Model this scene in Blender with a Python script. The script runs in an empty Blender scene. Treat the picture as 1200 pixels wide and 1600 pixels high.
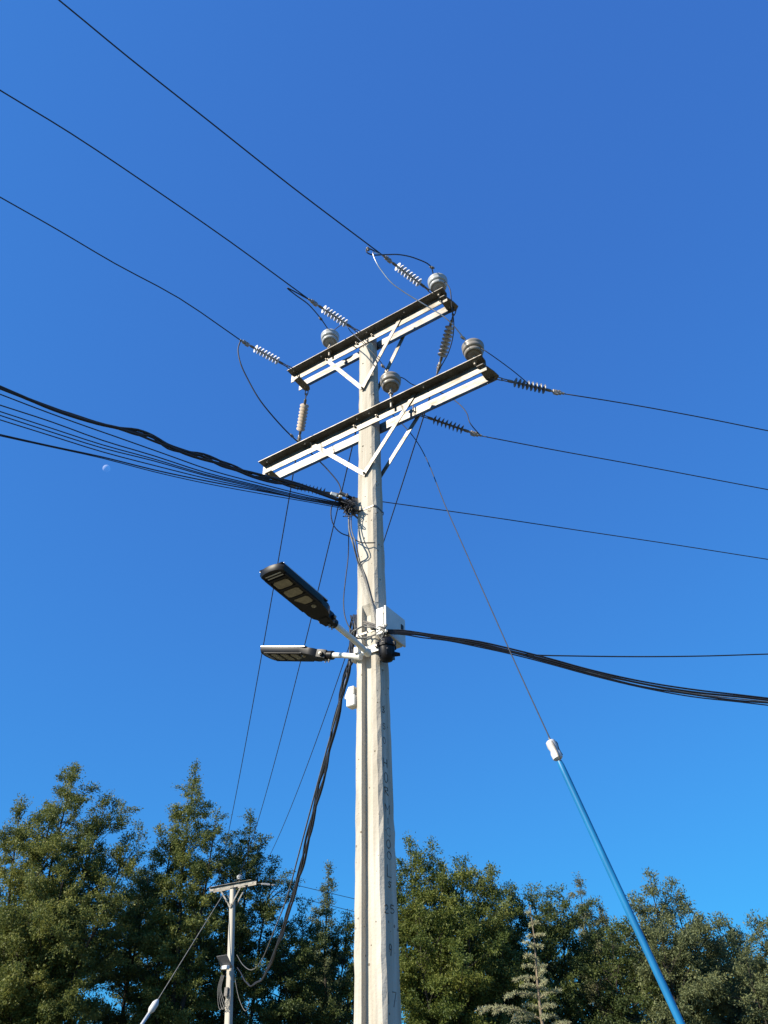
import bpy, math, random
import numpy as np
from mathutils import Vector as V, Matrix

SC = bpy.context.scene
COL = SC.collection
rad = math.radians

# ------------------------------------------------------------------ camera
PITCH, ROLL, FPX = rad(38.0), rad(1.0), 1202.0
EYE = V((0, 0, 1.6))
_c, _s = math.cos(PITCH), math.sin(PITCH)
_r, _u, FWD = V((1, 0, 0)), V((0, -_s, _c)), V((0, _c, _s))
RGT = _r * math.cos(ROLL) - _u * math.sin(ROLL)
UPV = _u * math.cos(ROLL) + _r * math.sin(ROLL)
cam = bpy.data.objects.new('camera', bpy.data.cameras.new('camera'))
COL.objects.link(cam)
cam.data.sensor_fit = 'VERTICAL'
cam.data.sensor_height = 24.0
cam.data.lens = 24.0 * FPX / 1600.0
cam.data.clip_start, cam.data.clip_end = 0.1, 4000
M = Matrix((RGT, UPV, -FWD)).transposed().to_4x4()
M.translation = EYE
cam.matrix_world = M
SC.camera = cam

# ------------------------------------------------------------------ sky and sun
A_ANG = rad(-32.3)
AX = V((math.cos(A_ANG), math.sin(A_ANG), 0))           # along the crossarms (right, nearer)
NX = V((math.sin(A_ANG), -math.cos(A_ANG), 0))          # out of the sunlit face of the pole
SUN_EL = rad(31)
_h = NX * math.cos(rad(27)) - AX * math.sin(rad(27))
SUN = V((_h.x * math.cos(SUN_EL), _h.y * math.cos(SUN_EL), math.sin(SUN_EL)))
world = bpy.data.worlds.new('World')
SC.world = world
world.use_nodes = True
nt = world.node_tree
nt.nodes.clear()
sky = nt.nodes.new('ShaderNodeTexSky')
sky.sky_type = 'NISHITA'
sky.sun_disc = False
sky.sun_elevation = SUN_EL
sky.sun_rotation = math.atan2(SUN.x, SUN.y) % (2 * math.pi)
sky.altitude = 100
sky.air_density = 1.0
sky.dust_density = 0.3
sky.ozone_density = 2.0
sep = nt.nodes.new('ShaderNodeSeparateColor')           # the phone's soft tone curve, the same over the whole sky
com = nt.nodes.new('ShaderNodeCombineColor')
for ch, (power, gain) in enumerate(((0.27, 0.215), (0.585, 0.728), (0.39, 1.92))):
    pw_ = nt.nodes.new('ShaderNodeMath'); pw_.operation = 'POWER'
    pw_.inputs[1].default_value = power
    gn = nt.nodes.new('ShaderNodeMath'); gn.operation = 'MULTIPLY'
    gn.inputs[1].default_value = gain
    nt.links.new(sep.outputs[ch], pw_.inputs[0])
    nt.links.new(pw_.outputs[0], gn.inputs[0])
    nt.links.new(gn.outputs[0], com.inputs[ch])
bg = nt.nodes.new('ShaderNodeBackground')
bg.inputs['Strength'].default_value = 0.12
wo = nt.nodes.new('ShaderNodeOutputWorld')
nt.links.new(sky.outputs[0], sep.inputs['Color'])
nt.links.new(com.outputs[0], bg.inputs['Color'])
nt.links.new(bg.outputs[0], wo.inputs['Surface'])
sl = bpy.data.lights.new('sun', 'SUN')
sl.energy = 4.5
sl.angle = rad(0.5)
sl.color = (1.0, 0.90, 0.74)
so = bpy.data.objects.new('sun', sl)
COL.objects.link(so)
so.location = (-20, -12, 30)
so.rotation_euler = SUN.to_track_quat('Z', 'Y').to_euler()
SC.view_settings.view_transform = 'Standard'
SC.view_settings.look = 'None'
SC.view_settings.gamma = 1
SC.view_settings.use_curve_mapping = False
SC.view_settings.exposure = 1.0

# ------------------------------------------------------------------ helpers: survey points
def ray(x, y):
    return RGT * ((x - 600) / FPX) + UPV * ((800 - y) / FPX) + FWD

def at(x, y, Y):
    d = ray(x, y)
    return EYE + d * (Y / d.y)

def at_z(x, y, z):
    d = ray(x, y)
    return EYE + d * ((z - EYE.z) / d.z)

def at_plane(x, y, P, dr):
    """point on the vertical plane through P that contains the horizontal direction dr"""
    d = ray(x, y)
    nr = V((-dr.y, dr.x, 0))
    return EYE + d * ((P - EYE).dot(nr) / d.dot(nr))

# ------------------------------------------------------------------ helpers: meshes
class MB:
    def __init__(self):
        self.v, self.f = [], []

    def add(self, vs, fs):
        k = len(self.v)
        self.v += [tuple(p) for p in vs]
        self.f += [tuple(i + k for i in f) for f in fs]
        return self

    def box(self, c, ax, ay, az, bev=0.0):
        """c centre; ax, ay, az half-extent vectors; optional chamfered long edges"""
        c, ax, ay, az = V(c), V(ax), V(ay), V(az)
        if bev <= 0:
            P = [c + ax * i + ay * j + az * k for i in (-1, 1) for j in (-1, 1) for k in (-1, 1)]
            return self.add(P, [(0, 1, 3, 2), (4, 6, 7, 5), (0, 4, 5, 1), (2, 3, 7, 6), (0, 2, 6, 4), (1, 5, 7, 3)])
        bx, by, bz = (min(bev / max(a.length, 1e-6), 0.9) for a in (ax, ay, az))
        P, idx = [], {}
        for i in (-1, 1):
            for j in (-1, 1):
                for k in (-1, 1):
                    for w in range(3):
                        fx = i * (1 if w == 0 else 1 - bx)
                        fy = j * (1 if w == 1 else 1 - by)
                        fz = k * (1 if w == 2 else 1 - bz)
                        idx[(i, j, k, w)] = len(P)
                        P.append(c + ax * fx + ay * fy + az * fz)
        F = []
        for s in (-1, 1):
            F.append([idx[(s, j, k, 0)] for j, k in ((-1, -1), (1, -1), (1, 1), (-1, 1))])
            F.append([idx[(j, s, k, 1)] for j, k in ((-1, -1), (1, -1), (1, 1), (-1, 1))])
            F.append([idx[(j, k, s, 2)] for j, k in ((-1, -1), (1, -1), (1, 1), (-1, 1))])
        for p in (-1, 1):
            for q in (-1, 1):
                F.append([idx[(p, q, -1, 0)], idx[(p, q, 1, 0)], idx[(p, q, 1, 1)], idx[(p, q, -1, 1)]])
                F.append([idx[(p, -1, q, 0)], idx[(p, 1, q, 0)], idx[(p, 1, q, 2)], idx[(p, -1, q, 2)]])
                F.append([idx[(-1, p, q, 1)], idx[(1, p, q, 1)], idx[(1, p, q, 2)], idx[(-1, p, q, 2)]])
        for i in (-1, 1):
            for j in (-1, 1):
                for k in (-1, 1):
                    F.append([idx[(i, j, k, w)] for w in range(3)])
        return self.add(P, F)

    def tube(self, pts, r, n=8, caps=True):
        pts = [V(p) for p in pts]
        m = len(pts)
        rs = r if isinstance(r, (list, tuple)) else [r] * m
        T = []
        for i in range(m):
            t = pts[min(i + 1, m - 1)] - pts[max(i - 1, 0)]
            T.append(t.normalized() if t.length > 1e-9 else V((0, 0, 1)))
        x = T[0].orthogonal().normalized()
        vs = []
        for i in range(m):
            x = x - T[i] * x.dot(T[i])
            x = x.normalized() if x.length > 1e-6 else T[i].orthogonal().normalized()
            y = T[i].cross(x)
            for k in range(n):
                a = 2 * math.pi * k / n
                vs.append(pts[i] + (x * math.cos(a) + y * math.sin(a)) * rs[i])
        fs = [(i * n + k, i * n + (k + 1) % n, (i + 1) * n + (k + 1) % n, (i + 1) * n + k)
              for i in range(m - 1) for k in range(n)]
        if caps:
            fs += [tuple(range(n))[::-1], tuple(range((m - 1) * n, m * n))]
        return self.add(vs, fs)

    def lathe(self, prof, o=(0, 0, 0), axis=(0, 0, 1), n=24):
        o, z = V(o), V(axis).normalized()
        x = z.orthogonal().normalized()
        y = z.cross(x)
        m = len(prof)
        vs = [o + z * h + (x * math.cos(2 * math.pi * k / n) + y * math.sin(2 * math.pi * k / n)) * max(r, 1e-4)
              for r, h in prof for k in range(n)]
        fs = [(i * n + k, i * n + (k + 1) % n, (i + 1) * n + (k + 1) % n, (i + 1) * n + k)
              for i in range(m - 1) for k in range(n)]
        fs += [tuple(range(n))[::-1], tuple(range((m - 1) * n, m * n))]
        return self.add(vs, fs)

    def prism(self, poly, o, ax, ay, az):
        """closed polygon poly in (ax, ay), swept along az"""
        o, ax, ay, az = V(o), V(ax), V(ay), V(az)
        m = len(poly)
        b = [o + ax * p + ay * q for p, q in poly]
        vs = b + [p + az for p in b]
        fs = [(i, (i + 1) % m, m + (i + 1) % m, m + i) for i in range(m)]
        fs += [tuple(range(m))[::-1], tuple(range(m, 2 * m))]
        return self.add(vs, fs)

    def build(self, name, mat, parent=None, smooth=False, autosm=None):
        off = V((0, 0, 0))
        if parent is not None:
            p = parent
            while p is not None:
                off += p.location
                p = p.parent
        me = bpy.data.meshes.new(name)
        me.from_pydata([(a - off.x, b - off.y, c - off.z) for a, b, c in self.v], [], self.f)
        me.materials.append(mat)
        o = bpy.data.objects.new(name, me)
        COL.objects.link(o)
        o.parent = parent
        fix_normals(me)
        if smooth:
            me.polygons.foreach_set('use_smooth', [True] * len(me.polygons))
            if autosm:
                me.set_sharp_from_angle(angle=rad(autosm))
        me.update()
        return o

import bmesh
def fix_normals(me):
    b = bmesh.new()
    b.from_mesh(me)
    bmesh.ops.recalc_face_normals(b, faces=b.faces)
    b.to_mesh(me)
    b.free()

def tag(o, label, cat=None, group=None, kind=None):
    o['label'] = label
    if cat: o['category'] = cat
    if group: o['group'] = group
    if kind: o['kind'] = kind
    return o

def thing(name, label, cat, loc=(0, 0, 0), group=None):
    o = bpy.data.objects.new(name, None)
    o.empty_display_size = 0.1
    COL.objects.link(o)
    o.location = loc
    return tag(o, label, cat, group)

def copy_tree(o, parent=None):
    c = o.copy()
    COL.objects.link(c)
    c.parent = parent
    for ch in list(o.children):
        copy_tree(ch, c)
    return c

def spline(pts, step=0.06):
    """chord-length Catmull-Rom through pts"""
    pts = [V(p) for p in pts]
    if len(pts) < 3:
        n = max(2, int((pts[1] - pts[0]).length / step))
        return [pts[0].lerp(pts[1], i / n) for i in range(n + 1)]
    P = [pts[0] * 2 - pts[1]] + pts + [pts[-1] * 2 - pts[-2]]
    out = []
    for i in range(1, len(P) - 2):
        p0, p1, p2, p3 = P[i - 1:i + 3]
        t0 = max((p1 - p0).length, 1e-5) ** .5
        t1 = max((p2 - p1).length, 1e-5) ** .5
        t2 = max((p3 - p2).length, 1e-5) ** .5
        m1 = (p2 - p1) / t1 - (p2 - p0) / (t0 + t1) + (p1 - p0) / t0
        m2 = (p3 - p2) / t2 - (p3 - p1) / (t1 + t2) + (p2 - p1) / t1
        m1, m2 = m1 * t1, m2 * t1
        n = min(60, max(3, int((p2 - p1).length / step)))
        for k in range(n):
            t = k / n
            out.append(p1 * (2 * t**3 - 3 * t**2 + 1) + m1 * (t**3 - 2 * t**2 + t) +
                       p2 * (-2 * t**3 + 3 * t**2) + m2 * (t**3 - t**2))
    out.append(pts[-1])
    return out

# ------------------------------------------------------------------ helpers: materials
def mat(name, c1, c2=None, scale=8.0, rough=0.7, metal=0.0, bump=0.0, detail=6.0, fine=None, spec=0.4, stretch=None, pos=(0.35, 0.65)):
    m = bpy.data.materials.new(name)
    m.use_nodes = True
    t = m.node_tree
    b = t.nodes['Principled BSDF']
    b.inputs['Roughness'].default_value = rough
    b.inputs['Metallic'].default_value = metal
    b.inputs['Specular IOR Level'].default_value = spec
    if c2 is None:
        b.inputs['Base Color'].default_value = (*c1, 1)
        c2 = tuple(x * 0.82 for x in c1)
    tc = t.nodes.new('ShaderNodeTexCoord')
    src = tc.outputs['Object']
    if stretch:
        mp = t.nodes.new('ShaderNodeMapping')
        mp.inputs['Scale'].default_value = stretch
        t.links.new(src, mp.inputs['Vector'])
        src = mp.outputs[0]
    nz = t.nodes.new('ShaderNodeTexNoise')
    nz.inputs['Scale'].default_value = scale
    nz.inputs['Detail'].default_value = detail
    nz.inputs['Roughness'].default_value = 0.65
    t.links.new(src, nz.inputs['Vector'])
    rp = t.nodes.new('ShaderNodeValToRGB')
    rp.color_ramp.elements[0].position, rp.color_ramp.elements[1].position = pos
    rp.color_ramp.elements[0].color = (*c2, 1)
    rp.color_ramp.elements[1].color = (*c1, 1)
    t.links.new(nz.outputs['Fac'], rp.inputs['Fac'])
    t.links.new(rp.outputs['Color'], b.inputs['Base Color'])
    if bump:
        n2 = t.nodes.new('ShaderNodeTexNoise')
        n2.inputs['Scale'].default_value = fine or scale * 6
        n2.inputs['Detail'].default_value = 4
        t.links.new(tc.outputs['Object'], n2.inputs['Vector'])
        bp = t.nodes.new('ShaderNodeBump')
        bp.inputs['Strength'].default_value = bump
        bp.inputs['Distance'].default_value = 0.01
        t.links.new(n2.outputs['Fac'], bp.inputs['Height'])
        t.links.new(bp.outputs[0], b.inputs['Normal'])
    return m

def concrete_mat():
    m = mat('concrete', (0.54, 0.51, 0.45), (0.44, 0.41, 0.355), scale=2.2, rough=0.9, bump=0.35, fine=45, spec=0.2, stretch=(1, 1, 0.35))
    t = m.node_tree
    b = t.nodes['Principled BSDF']
    old = b.inputs['Base Color'].links[0].from_socket
    tc = t.nodes.new('ShaderNodeTexCoord')
    # air-bubble pits
    vo = t.nodes.new('ShaderNodeTexVoronoi')
    vo.inputs['Scale'].default_value = 16
    vo.inputs['Randomness'].default_value = 1
    t.links.new(tc.outputs['Object'], vo.inputs['Vector'])
    n1 = t.nodes.new('ShaderNodeTexNoise')
    n1.inputs['Scale'].default_value = 5
    t.links.new(tc.outputs['Object'], n1.inputs['Vector'])
    ma = t.nodes.new('ShaderNodeMath'); ma.operation = 'MULTIPLY_ADD'
    ma.inputs[1].default_value = -0.45; ma.inputs[2].default_value = 0.33
    t.links.new(n1.outputs['Fac'], ma.inputs[0])
    lt = t.nodes.new('ShaderNodeMath'); lt.operation = 'LESS_THAN'
    t.links.new(vo.outputs['Distance'], lt.inputs[0])
    t.links.new(ma.outputs[0], lt.inputs[1])
    mx = t.nodes.new('ShaderNodeMix'); mx.data_type = 'RGBA'
    t.links.new(lt.outputs[0], mx.inputs['Factor'])
    t.links.new(old, mx.inputs['A'])
    mx.inputs['B'].default_value = (0.22, 0.19, 0.15, 1)
    # rain streaks
    mp = t.nodes.new('ShaderNodeMapping'); mp.inputs['Scale'].default_value = (14, 14, 0.6)
    t.links.new(tc.outputs['Object'], mp.inputs['Vector'])
    n2 = t.nodes.new('ShaderNodeTexNoise'); n2.inputs['Scale'].default_value = 1.0; n2.inputs['Detail'].default_value = 5
    t.links.new(mp.outputs[0], n2.inputs['Vector'])
    rp = t.nodes.new('ShaderNodeValToRGB')
    rp.color_ramp.elements[0].position = 0.40; rp.color_ramp.elements[0].color = (0.66, 0.63, 0.58, 1)
    rp.color_ramp.elements[1].position = 0.58; rp.color_ramp.elements[1].color = (1, 1, 1, 1)
    t.links.new(n2.outputs['Fac'], rp.inputs['Fac'])
    m2 = t.nodes.new('ShaderNodeMix'); m2.data_type = 'RGBA'; m2.blend_type = 'MULTIPLY'
    m2.inputs['Factor'].default_value = 0.68
    t.links.new(mx.outputs['Result'], m2.inputs['A'])
    t.links.new(rp.outputs['Color'], m2.inputs['B'])
    t.links.new(m2.outputs['Result'], b.inputs['Base Color'])
    return m

MT = {
    'concrete': concrete_mat(),
    'concrete_far': mat('weathered_concrete', (0.50, 0.47, 0.41), (0.36, 0.34, 0.30), scale=1.5, rough=0.9, stretch=(1, 1, 0.3)),
    'steel': mat('galvanised_steel', (0.235, 0.23, 0.22), (0.115, 0.102, 0.085), scale=5, rough=0.5, metal=0.80, bump=0.08, fine=60, stretch=(1, 1, 3)),
    'dark_steel': mat('weathered_steel', (0.20, 0.19, 0.18), (0.11, 0.10, 0.09), scale=18, rough=0.6, metal=0.3, bump=0.15),
    'bolt': mat('bolt_steel', (0.42, 0.40, 0.37), (0.26, 0.22, 0.18), scale=40, rough=0.5, metal=0.4),
    'porcelain': mat('pale_porcelain', (0.44, 0.46, 0.47), (0.36, 0.38, 0.40), scale=6, rough=0.28, spec=0.5),
    'porcelain_brown': mat('dusty_porcelain', (0.30, 0.275, 0.245), (0.21, 0.19, 0.165), scale=6, rough=0.35, spec=0.5),
    'polymer': mat('pale_polymer', (0.60, 0.60, 0.60), (0.50, 0.50, 0.51), scale=9, rough=0.5),
    'polymer_tan': mat('tan_polymer', (0.52, 0.44, 0.36), (0.42, 0.35, 0.28), scale=9, rough=0.55),
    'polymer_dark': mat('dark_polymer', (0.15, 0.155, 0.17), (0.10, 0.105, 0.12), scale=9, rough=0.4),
    'wire': mat('dark_conductor', (0.035, 0.038, 0.048), (0.02, 0.022, 0.03), scale=30, rough=0.6),
    'alu': mat('bare_aluminium', (0.55, 0.55, 0.55), (0.45, 0.45, 0.45), scale=30, rough=0.4, metal=0.9),
    'black': mat('black_plastic', (0.007, 0.007, 0.010), (0.004, 0.004, 0.006), scale=12, rough=0.45, spec=0.28),
    'cable': mat('black_cable', (0.022, 0.023, 0.028), (0.012, 0.013, 0.018), scale=20, rough=0.55),
    'grey_cable': mat('grey_cable', (0.16, 0.16, 0.155), (0.09, 0.09, 0.09), scale=20, rough=0.55),
    'white': mat('white_paint', (0.78, 0.78, 0.75), (0.68, 0.67, 0.63), scale=10, rough=0.45),
    'cab': mat('pale_grey_enclosure', (0.62, 0.63, 0.60), (0.54, 0.54, 0.51), scale=6, rough=0.45),
    'lens': mat('frosted_lens', (0.30, 0.265, 0.19), (0.20, 0.175, 0.125), scale=25, rough=0.25, spec=0.6),
    'solar': mat('solar_cells', (0.02, 0.025, 0.06), (0.012, 0.015, 0.035), scale=30, rough=0.12, spec=0.6),
    'guard': mat('blue_plastic_guard', (0.012, 0.175, 0.40), (0.010, 0.125, 0.30), scale=9, rough=0.38, stretch=(1, 1, 0.22)),
    'guard_white': mat('pale_plastic_guard', (0.62, 0.64, 0.66), (0.5, 0.52, 0.54), scale=4, rough=0.4),
    'ink': mat('scratched_dark_lettering', (0.17, 0.16, 0.145), (0.045, 0.042, 0.038), scale=22, rough=0.9),
    'bark': mat('tree_bark', (0.040, 0.034, 0.027), (0.022, 0.018, 0.014), scale=9, rough=0.95, bump=0.5, stretch=(1, 1, 0.25)),
    'bark_pale': mat('pale_bark', (0.24, 0.19, 0.13), (0.14, 0.11, 0.08), scale=12, rough=0.9, stretch=(1, 1, 0.3)),
    'grass': mat('dry_grass', (0.14, 0.12, 0.07), (0.075, 0.075, 0.035), scale=0.35, rough=0.95, bump=0.6, fine=9, detail=10),
}

def leaf_mat(name, a, b, c, trans=0.40):
    m = bpy.data.materials.new(name)
    m.use_nodes = True
    t = m.node_tree
    t.nodes.clear()
    g = t.nodes.new('ShaderNodeNewGeometry')
    tc = t.nodes.new('ShaderNodeTexCoord')
    nz = t.nodes.new('ShaderNodeTexNoise')
    nz.inputs['Scale'].default_value = 0.55
    nz.inputs['Detail'].default_value = 3
    t.links.new(tc.outputs['Object'], nz.inputs['Vector'])
    ma = t.nodes.new('ShaderNodeMath'); ma.operation = 'MULTIPLY_ADD'
    ma.inputs[1].default_value = 0.42
    t.links.new(g.outputs['Random Per Island'], ma.inputs[0])
    ad = t.nodes.new('ShaderNodeMath'); ad.operation = 'MULTIPLY_ADD'
    ad.inputs[1].default_value = 1.5; ad.inputs[2].default_value = -0.46
    t.links.new(nz.outputs['Fac'], ad.inputs[0])
    t.links.new(ad.outputs[0], ma.inputs[2])
    rp = t.nodes.new('ShaderNodeValToRGB')
    e = rp.color_ramp.elements
    e[0].position, e[0].color = 0.08, (*a, 1)
    e[1].position, e[1].color = 0.92, (*c, 1)
    k = e.new(0.5); k.color = (*b, 1)
    t.links.new(ma.outputs[0], rp.inputs['Fac'])
    d = t.nodes.new('ShaderNodeBsdfPrincipled')
    d.inputs['Roughness'].default_value = 0.55
    d.inputs['Specular IOR Level'].default_value = 0.3
    tr = t.nodes.new('ShaderNodeBsdfTranslucent')
    mx = t.nodes.new('ShaderNodeMixShader')
    mx.inputs[0].default_value = trans
    o = t.nodes.new('ShaderNodeOutputMaterial')
    t.links.new(rp.outputs[0], d.inputs['Base Color'])
    t.links.new(rp.outputs[0], tr.inputs['Color'])
    t.links.new(d.outputs[0], mx.inputs[1])
    t.links.new(tr.outputs[0], mx.inputs[2])
    t.links.new(mx.outputs[0], o.inputs['Surface'])
    return m

LEAF = {
    'olive': leaf_mat('olive_leaves', (0.052, 0.080, 0.024), (0.128, 0.160, 0.042), (0.24, 0.25, 0.062)),
    'warm': leaf_mat('warm_olive_leaves', (0.052, 0.078, 0.022), (0.142, 0.168, 0.044), (0.28, 0.28, 0.068)),
    'bright': leaf_mat('yellowish_leaves', (0.042, 0.070, 0.016), (0.108, 0.142, 0.030), (0.215, 0.225, 0.046)),
    'dark': leaf_mat('deep_green_shade_leaves', (0.030, 0.052, 0.018), (0.072, 0.102, 0.030), (0.15, 0.172, 0.046)),  # deep green, darkened further to paint in the shade between leaf clumps
    'grey': leaf_mat('grey_green_leaves', (0.072, 0.096, 0.046), (0.135, 0.160, 0.072), (0.22, 0.235, 0.10)),
    'pale': leaf_mat('pale_leaves', (0.10, 0.11, 0.055), (0.16, 0.17, 0.08), (0.22, 0.21, 0.10)),
    'needle': leaf_mat('silver_green_needles', (0.26, 0.27, 0.15), (0.36, 0.36, 0.20), (0.46, 0.44, 0.26), trans=0.15),
}

# ------------------------------------------------------------------ ground
g = MB()
g.add([(-900, -900, 0), (900, -900, 0), (900, 900, 0), (-900, 900, 0)], [(0, 1, 2, 3)])
tag(g.build('ground', MT['grass']), 'dry grassy ground under the poles and trees', kind='structure')

# ------------------------------------------------------------------ main concrete pole
POLE_TOP = 9.60
def pole_c(z):
    t = (z - 2.1) / 7.47
    return V((-0.108 - 0.061 * t, 6.5, z))
def pole_W(z): return 0.5 * (0.285 - 0.085 * (z - 2.1) / 7.5)
def pole_D(z): return 0.5 * (0.235 - 0.085 * (z - 2.1) / 7.5)

pole = thing('utility_pole', 'tall pale concrete power pole with two pairs of steel crossarms and dark lettering', 'utility pole', (pole_c(0).x, 6.5, 0))
G_END = at_plane(568, 946, pole_c(5.5) + NX * pole_D(5.5), AX).z
random.seed(3)
zs = [0.0, 0.02]
z = 0.3
while z < POLE_TOP - 0.05:
    zs.append(z)
    z += 0.11
zs += [POLE_TOP - 0.012, POLE_TOP]
zs = sorted(zs + [G_END, G_END - 0.10])
NR = 16
vs, fs = [], []
for i, z in enumerate(zs):
    W, D, c = pole_W(z), pole_D(z), 0.026
    gw = 0.059 * W / 0.142
    dep = 0.052 * max(0.0, min(1.0, (G_END - z) / 0.10)) + 0.0006
    if z > POLE_TOP - 0.005:
        W -= 0.01; D -= 0.01
    s = 0.006
    ring = [(-W + c, D), (-gw, D), (-gw + s, D - dep), (gw - s, D - dep), (gw, D), (W - c, D), (W, D - c), (W, -D + c),
            (W - c, -D), (gw, -D), (gw - s, -D + dep), (-gw + s, -D + dep), (-gw, -D), (-W + c, -D), (-W, -D + c), (-W, D - c)]
    for k, (p, q) in enumerate(ring):
        j = 0.0035 if k in (0, 5, 6, 7, 8, 13, 14, 15) else 0.001
        vs.append(pole_c(z) + AX * (p + random.uniform(-j, j)) + NX * (q + random.uniform(-j, j) * (0.5 if k in (2, 3) else 1)))
for i in range(len(zs) - 1):
    for k in range(NR):
        fs.append((i * NR + k, i * NR + (k + 1) % NR, (i + 1) * NR + (k + 1) % NR, (i + 1) * NR + k))
fs += [tuple(range(NR))[::-1], tuple(range((len(zs) - 1) * NR, len(zs) * NR))]
b = MB(); b.add(vs, fs)
shaft = b.build('concrete_shaft', MT['concrete'], pole)
# bolt holes through both directions, cut out of the shaft
hole = MB()
for (x, y) in ((568, 542), (567, 568), (567, 697), (569, 841), (579, 1300)):
    P = at_plane(x, y, pole_c(8) + NX * pole_D(8), AX)
    P = at_plane(x, y, pole_c(P.z) + NX * pole_D(P.z), AX)
    hole.tube([P + NX * 0.03, P - NX * 0.06], 0.011, 10)
for (x, y) in ((584, 617), (586, 660), (588, 753), (590, 801), (592, 851), (594, 905), (585, 532)):
    P = at_plane(x, y, pole_c(7.5) + AX * pole_W(7.5), NX)
    P = at_plane(x, y, pole_c(P.z) + AX * pole_W(P.z), NX)
    hole.tube([P + AX * 0.03, P - AX * 0.06], 0.0115, 10)
ho = hole.build('cutter', MT['concrete'], pole)
bpy.context.view_layer.update()
md = shaft.modifiers.new('holes', 'BOOLEAN')
md.operation = 'DIFFERENCE'; md.object = ho; md.solver = 'EXACT'
dg = bpy.context.evaluated_depsgraph_get()
nm = bpy.data.meshes.new_from_object(shaft.evaluated_get(dg))
shaft.modifiers.clear()
shaft.data = nm
bpy.data.objects.remove(ho)

# scratched dark lettering down the shaded face
GL = {
    '1': [[(.5, 0), (.5, 1), (.3, .8)]], 'T': [[(.5, 0), (.5, 1)], [(.2, .95), (.8, 1)]],
    '3': [[(.15, .9), (.5, 1), (.8, .8), (.45, .55), (.85, .3), (.5, 0), (.15, .12)]],
    '5': [[(.8, 1), (.25, 1), (.2, .58), (.6, .6), (.82, .3), (.5, 0), (.15, .1)]],
    '0': [[(.5, 0), (.2, .25), (.2, .75), (.5, 1), (.8, .75), (.8, .25), (.5, 0)]],
    'H': [[(.15, 0), (.15, 1)], [(.85, 0), (.85, 1)], [(.15, .5), (.85, .5)]],
    'R': [[(.15, 0), (.15, 1), (.7, .95), (.75, .6), (.15, .5), (.85, 0)]],
    'M': [[(.1, 0), (.12, 1), (.5, .4), (.88, 1), (.9, 0)]], 'I': [[(.5, 0), (.5, 1)]],
    'C': [[(.85, .85), (.5, 1), (.15, .7), (.15, .3), (.5, 0), (.85, .15)]],
    'L': [[(.2, 1), (.2, 0), (.85, 0)]], '2': [[(.15, .8), (.5, 1), (.8, .75), (.15, 0), (.85, 0)]],
    'S': [[(.8, .9), (.45, 1), (.2, .75), (.75, .35), (.5, 0), (.15, .1)]],
    '9': [[(.75, .6), (.4, .5), (.2, .75), (.45, 1), (.75, .85), (.75, .6), (.6, 0)]],
    '7': [[(.1, 1), (.85, 1), (.4, 0)]], '.': [[(.45, .1), (.55, .2)]],
}
GL['O'] = GL['0']
def letter(ch, x, y, hgt, wid):
    P = pole_c(4)
    for _ in range(3):
        P = at_plane(x, y, pole_c(P.z) + AX * pole_W(P.z), NX)
    m = MB()
    for st in GL[ch]:
        pts = []
        for (p, q) in st:
            zz = P.z + (q - .5) * hgt
            base = P - NX * ((p - .5) * wid)
            k = pole_W(zz) - pole_W(P.z)
            pts.append(V((base.x, base.y, zz)) + AX * (k - 0.0006))
        if len(pts) > 2:
            pts = spline(pts, 0.012) if ch in '350O2S9C' else pts
        m.tube(pts, 0.0042, 6)
    return m.build('letter', MT['ink'], shaft)
for ch, x, y, h, w in (('T', 598, 1062, .20, .06), ('3', 599, 1109, .055, .05), ('5', 600, 1135, .05, .05), ('0', 600, 1157, .06, .05),
                       ('H', 602, 1192, .075, .075), ('O', 603, 1215, .085, .08), ('R', 604, 1236, .06, .075), ('M', 605, 1264, .07, .085),
                       ('I', 606, 1283, .05, .05), ('C', 607, 1300, .065, .08), ('O', 607, 1319, .065, .08), ('O', 608, 1337, .06, .08),
                       ('L', 608, 1361, .085, .085), ('S', 609, 1382, .04, .05), ('2', 604, 1420, .055, .07), ('5', 613, 1421, .055, .075),
                       ('.', 610, 1453, .03, .03), ('9', 610, 1484, .075, .05), ('1', 607, 1560, .07, .05), ('7', 616, 1562, .09, .07)):
    letter(ch, x, y, h, w)

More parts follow.
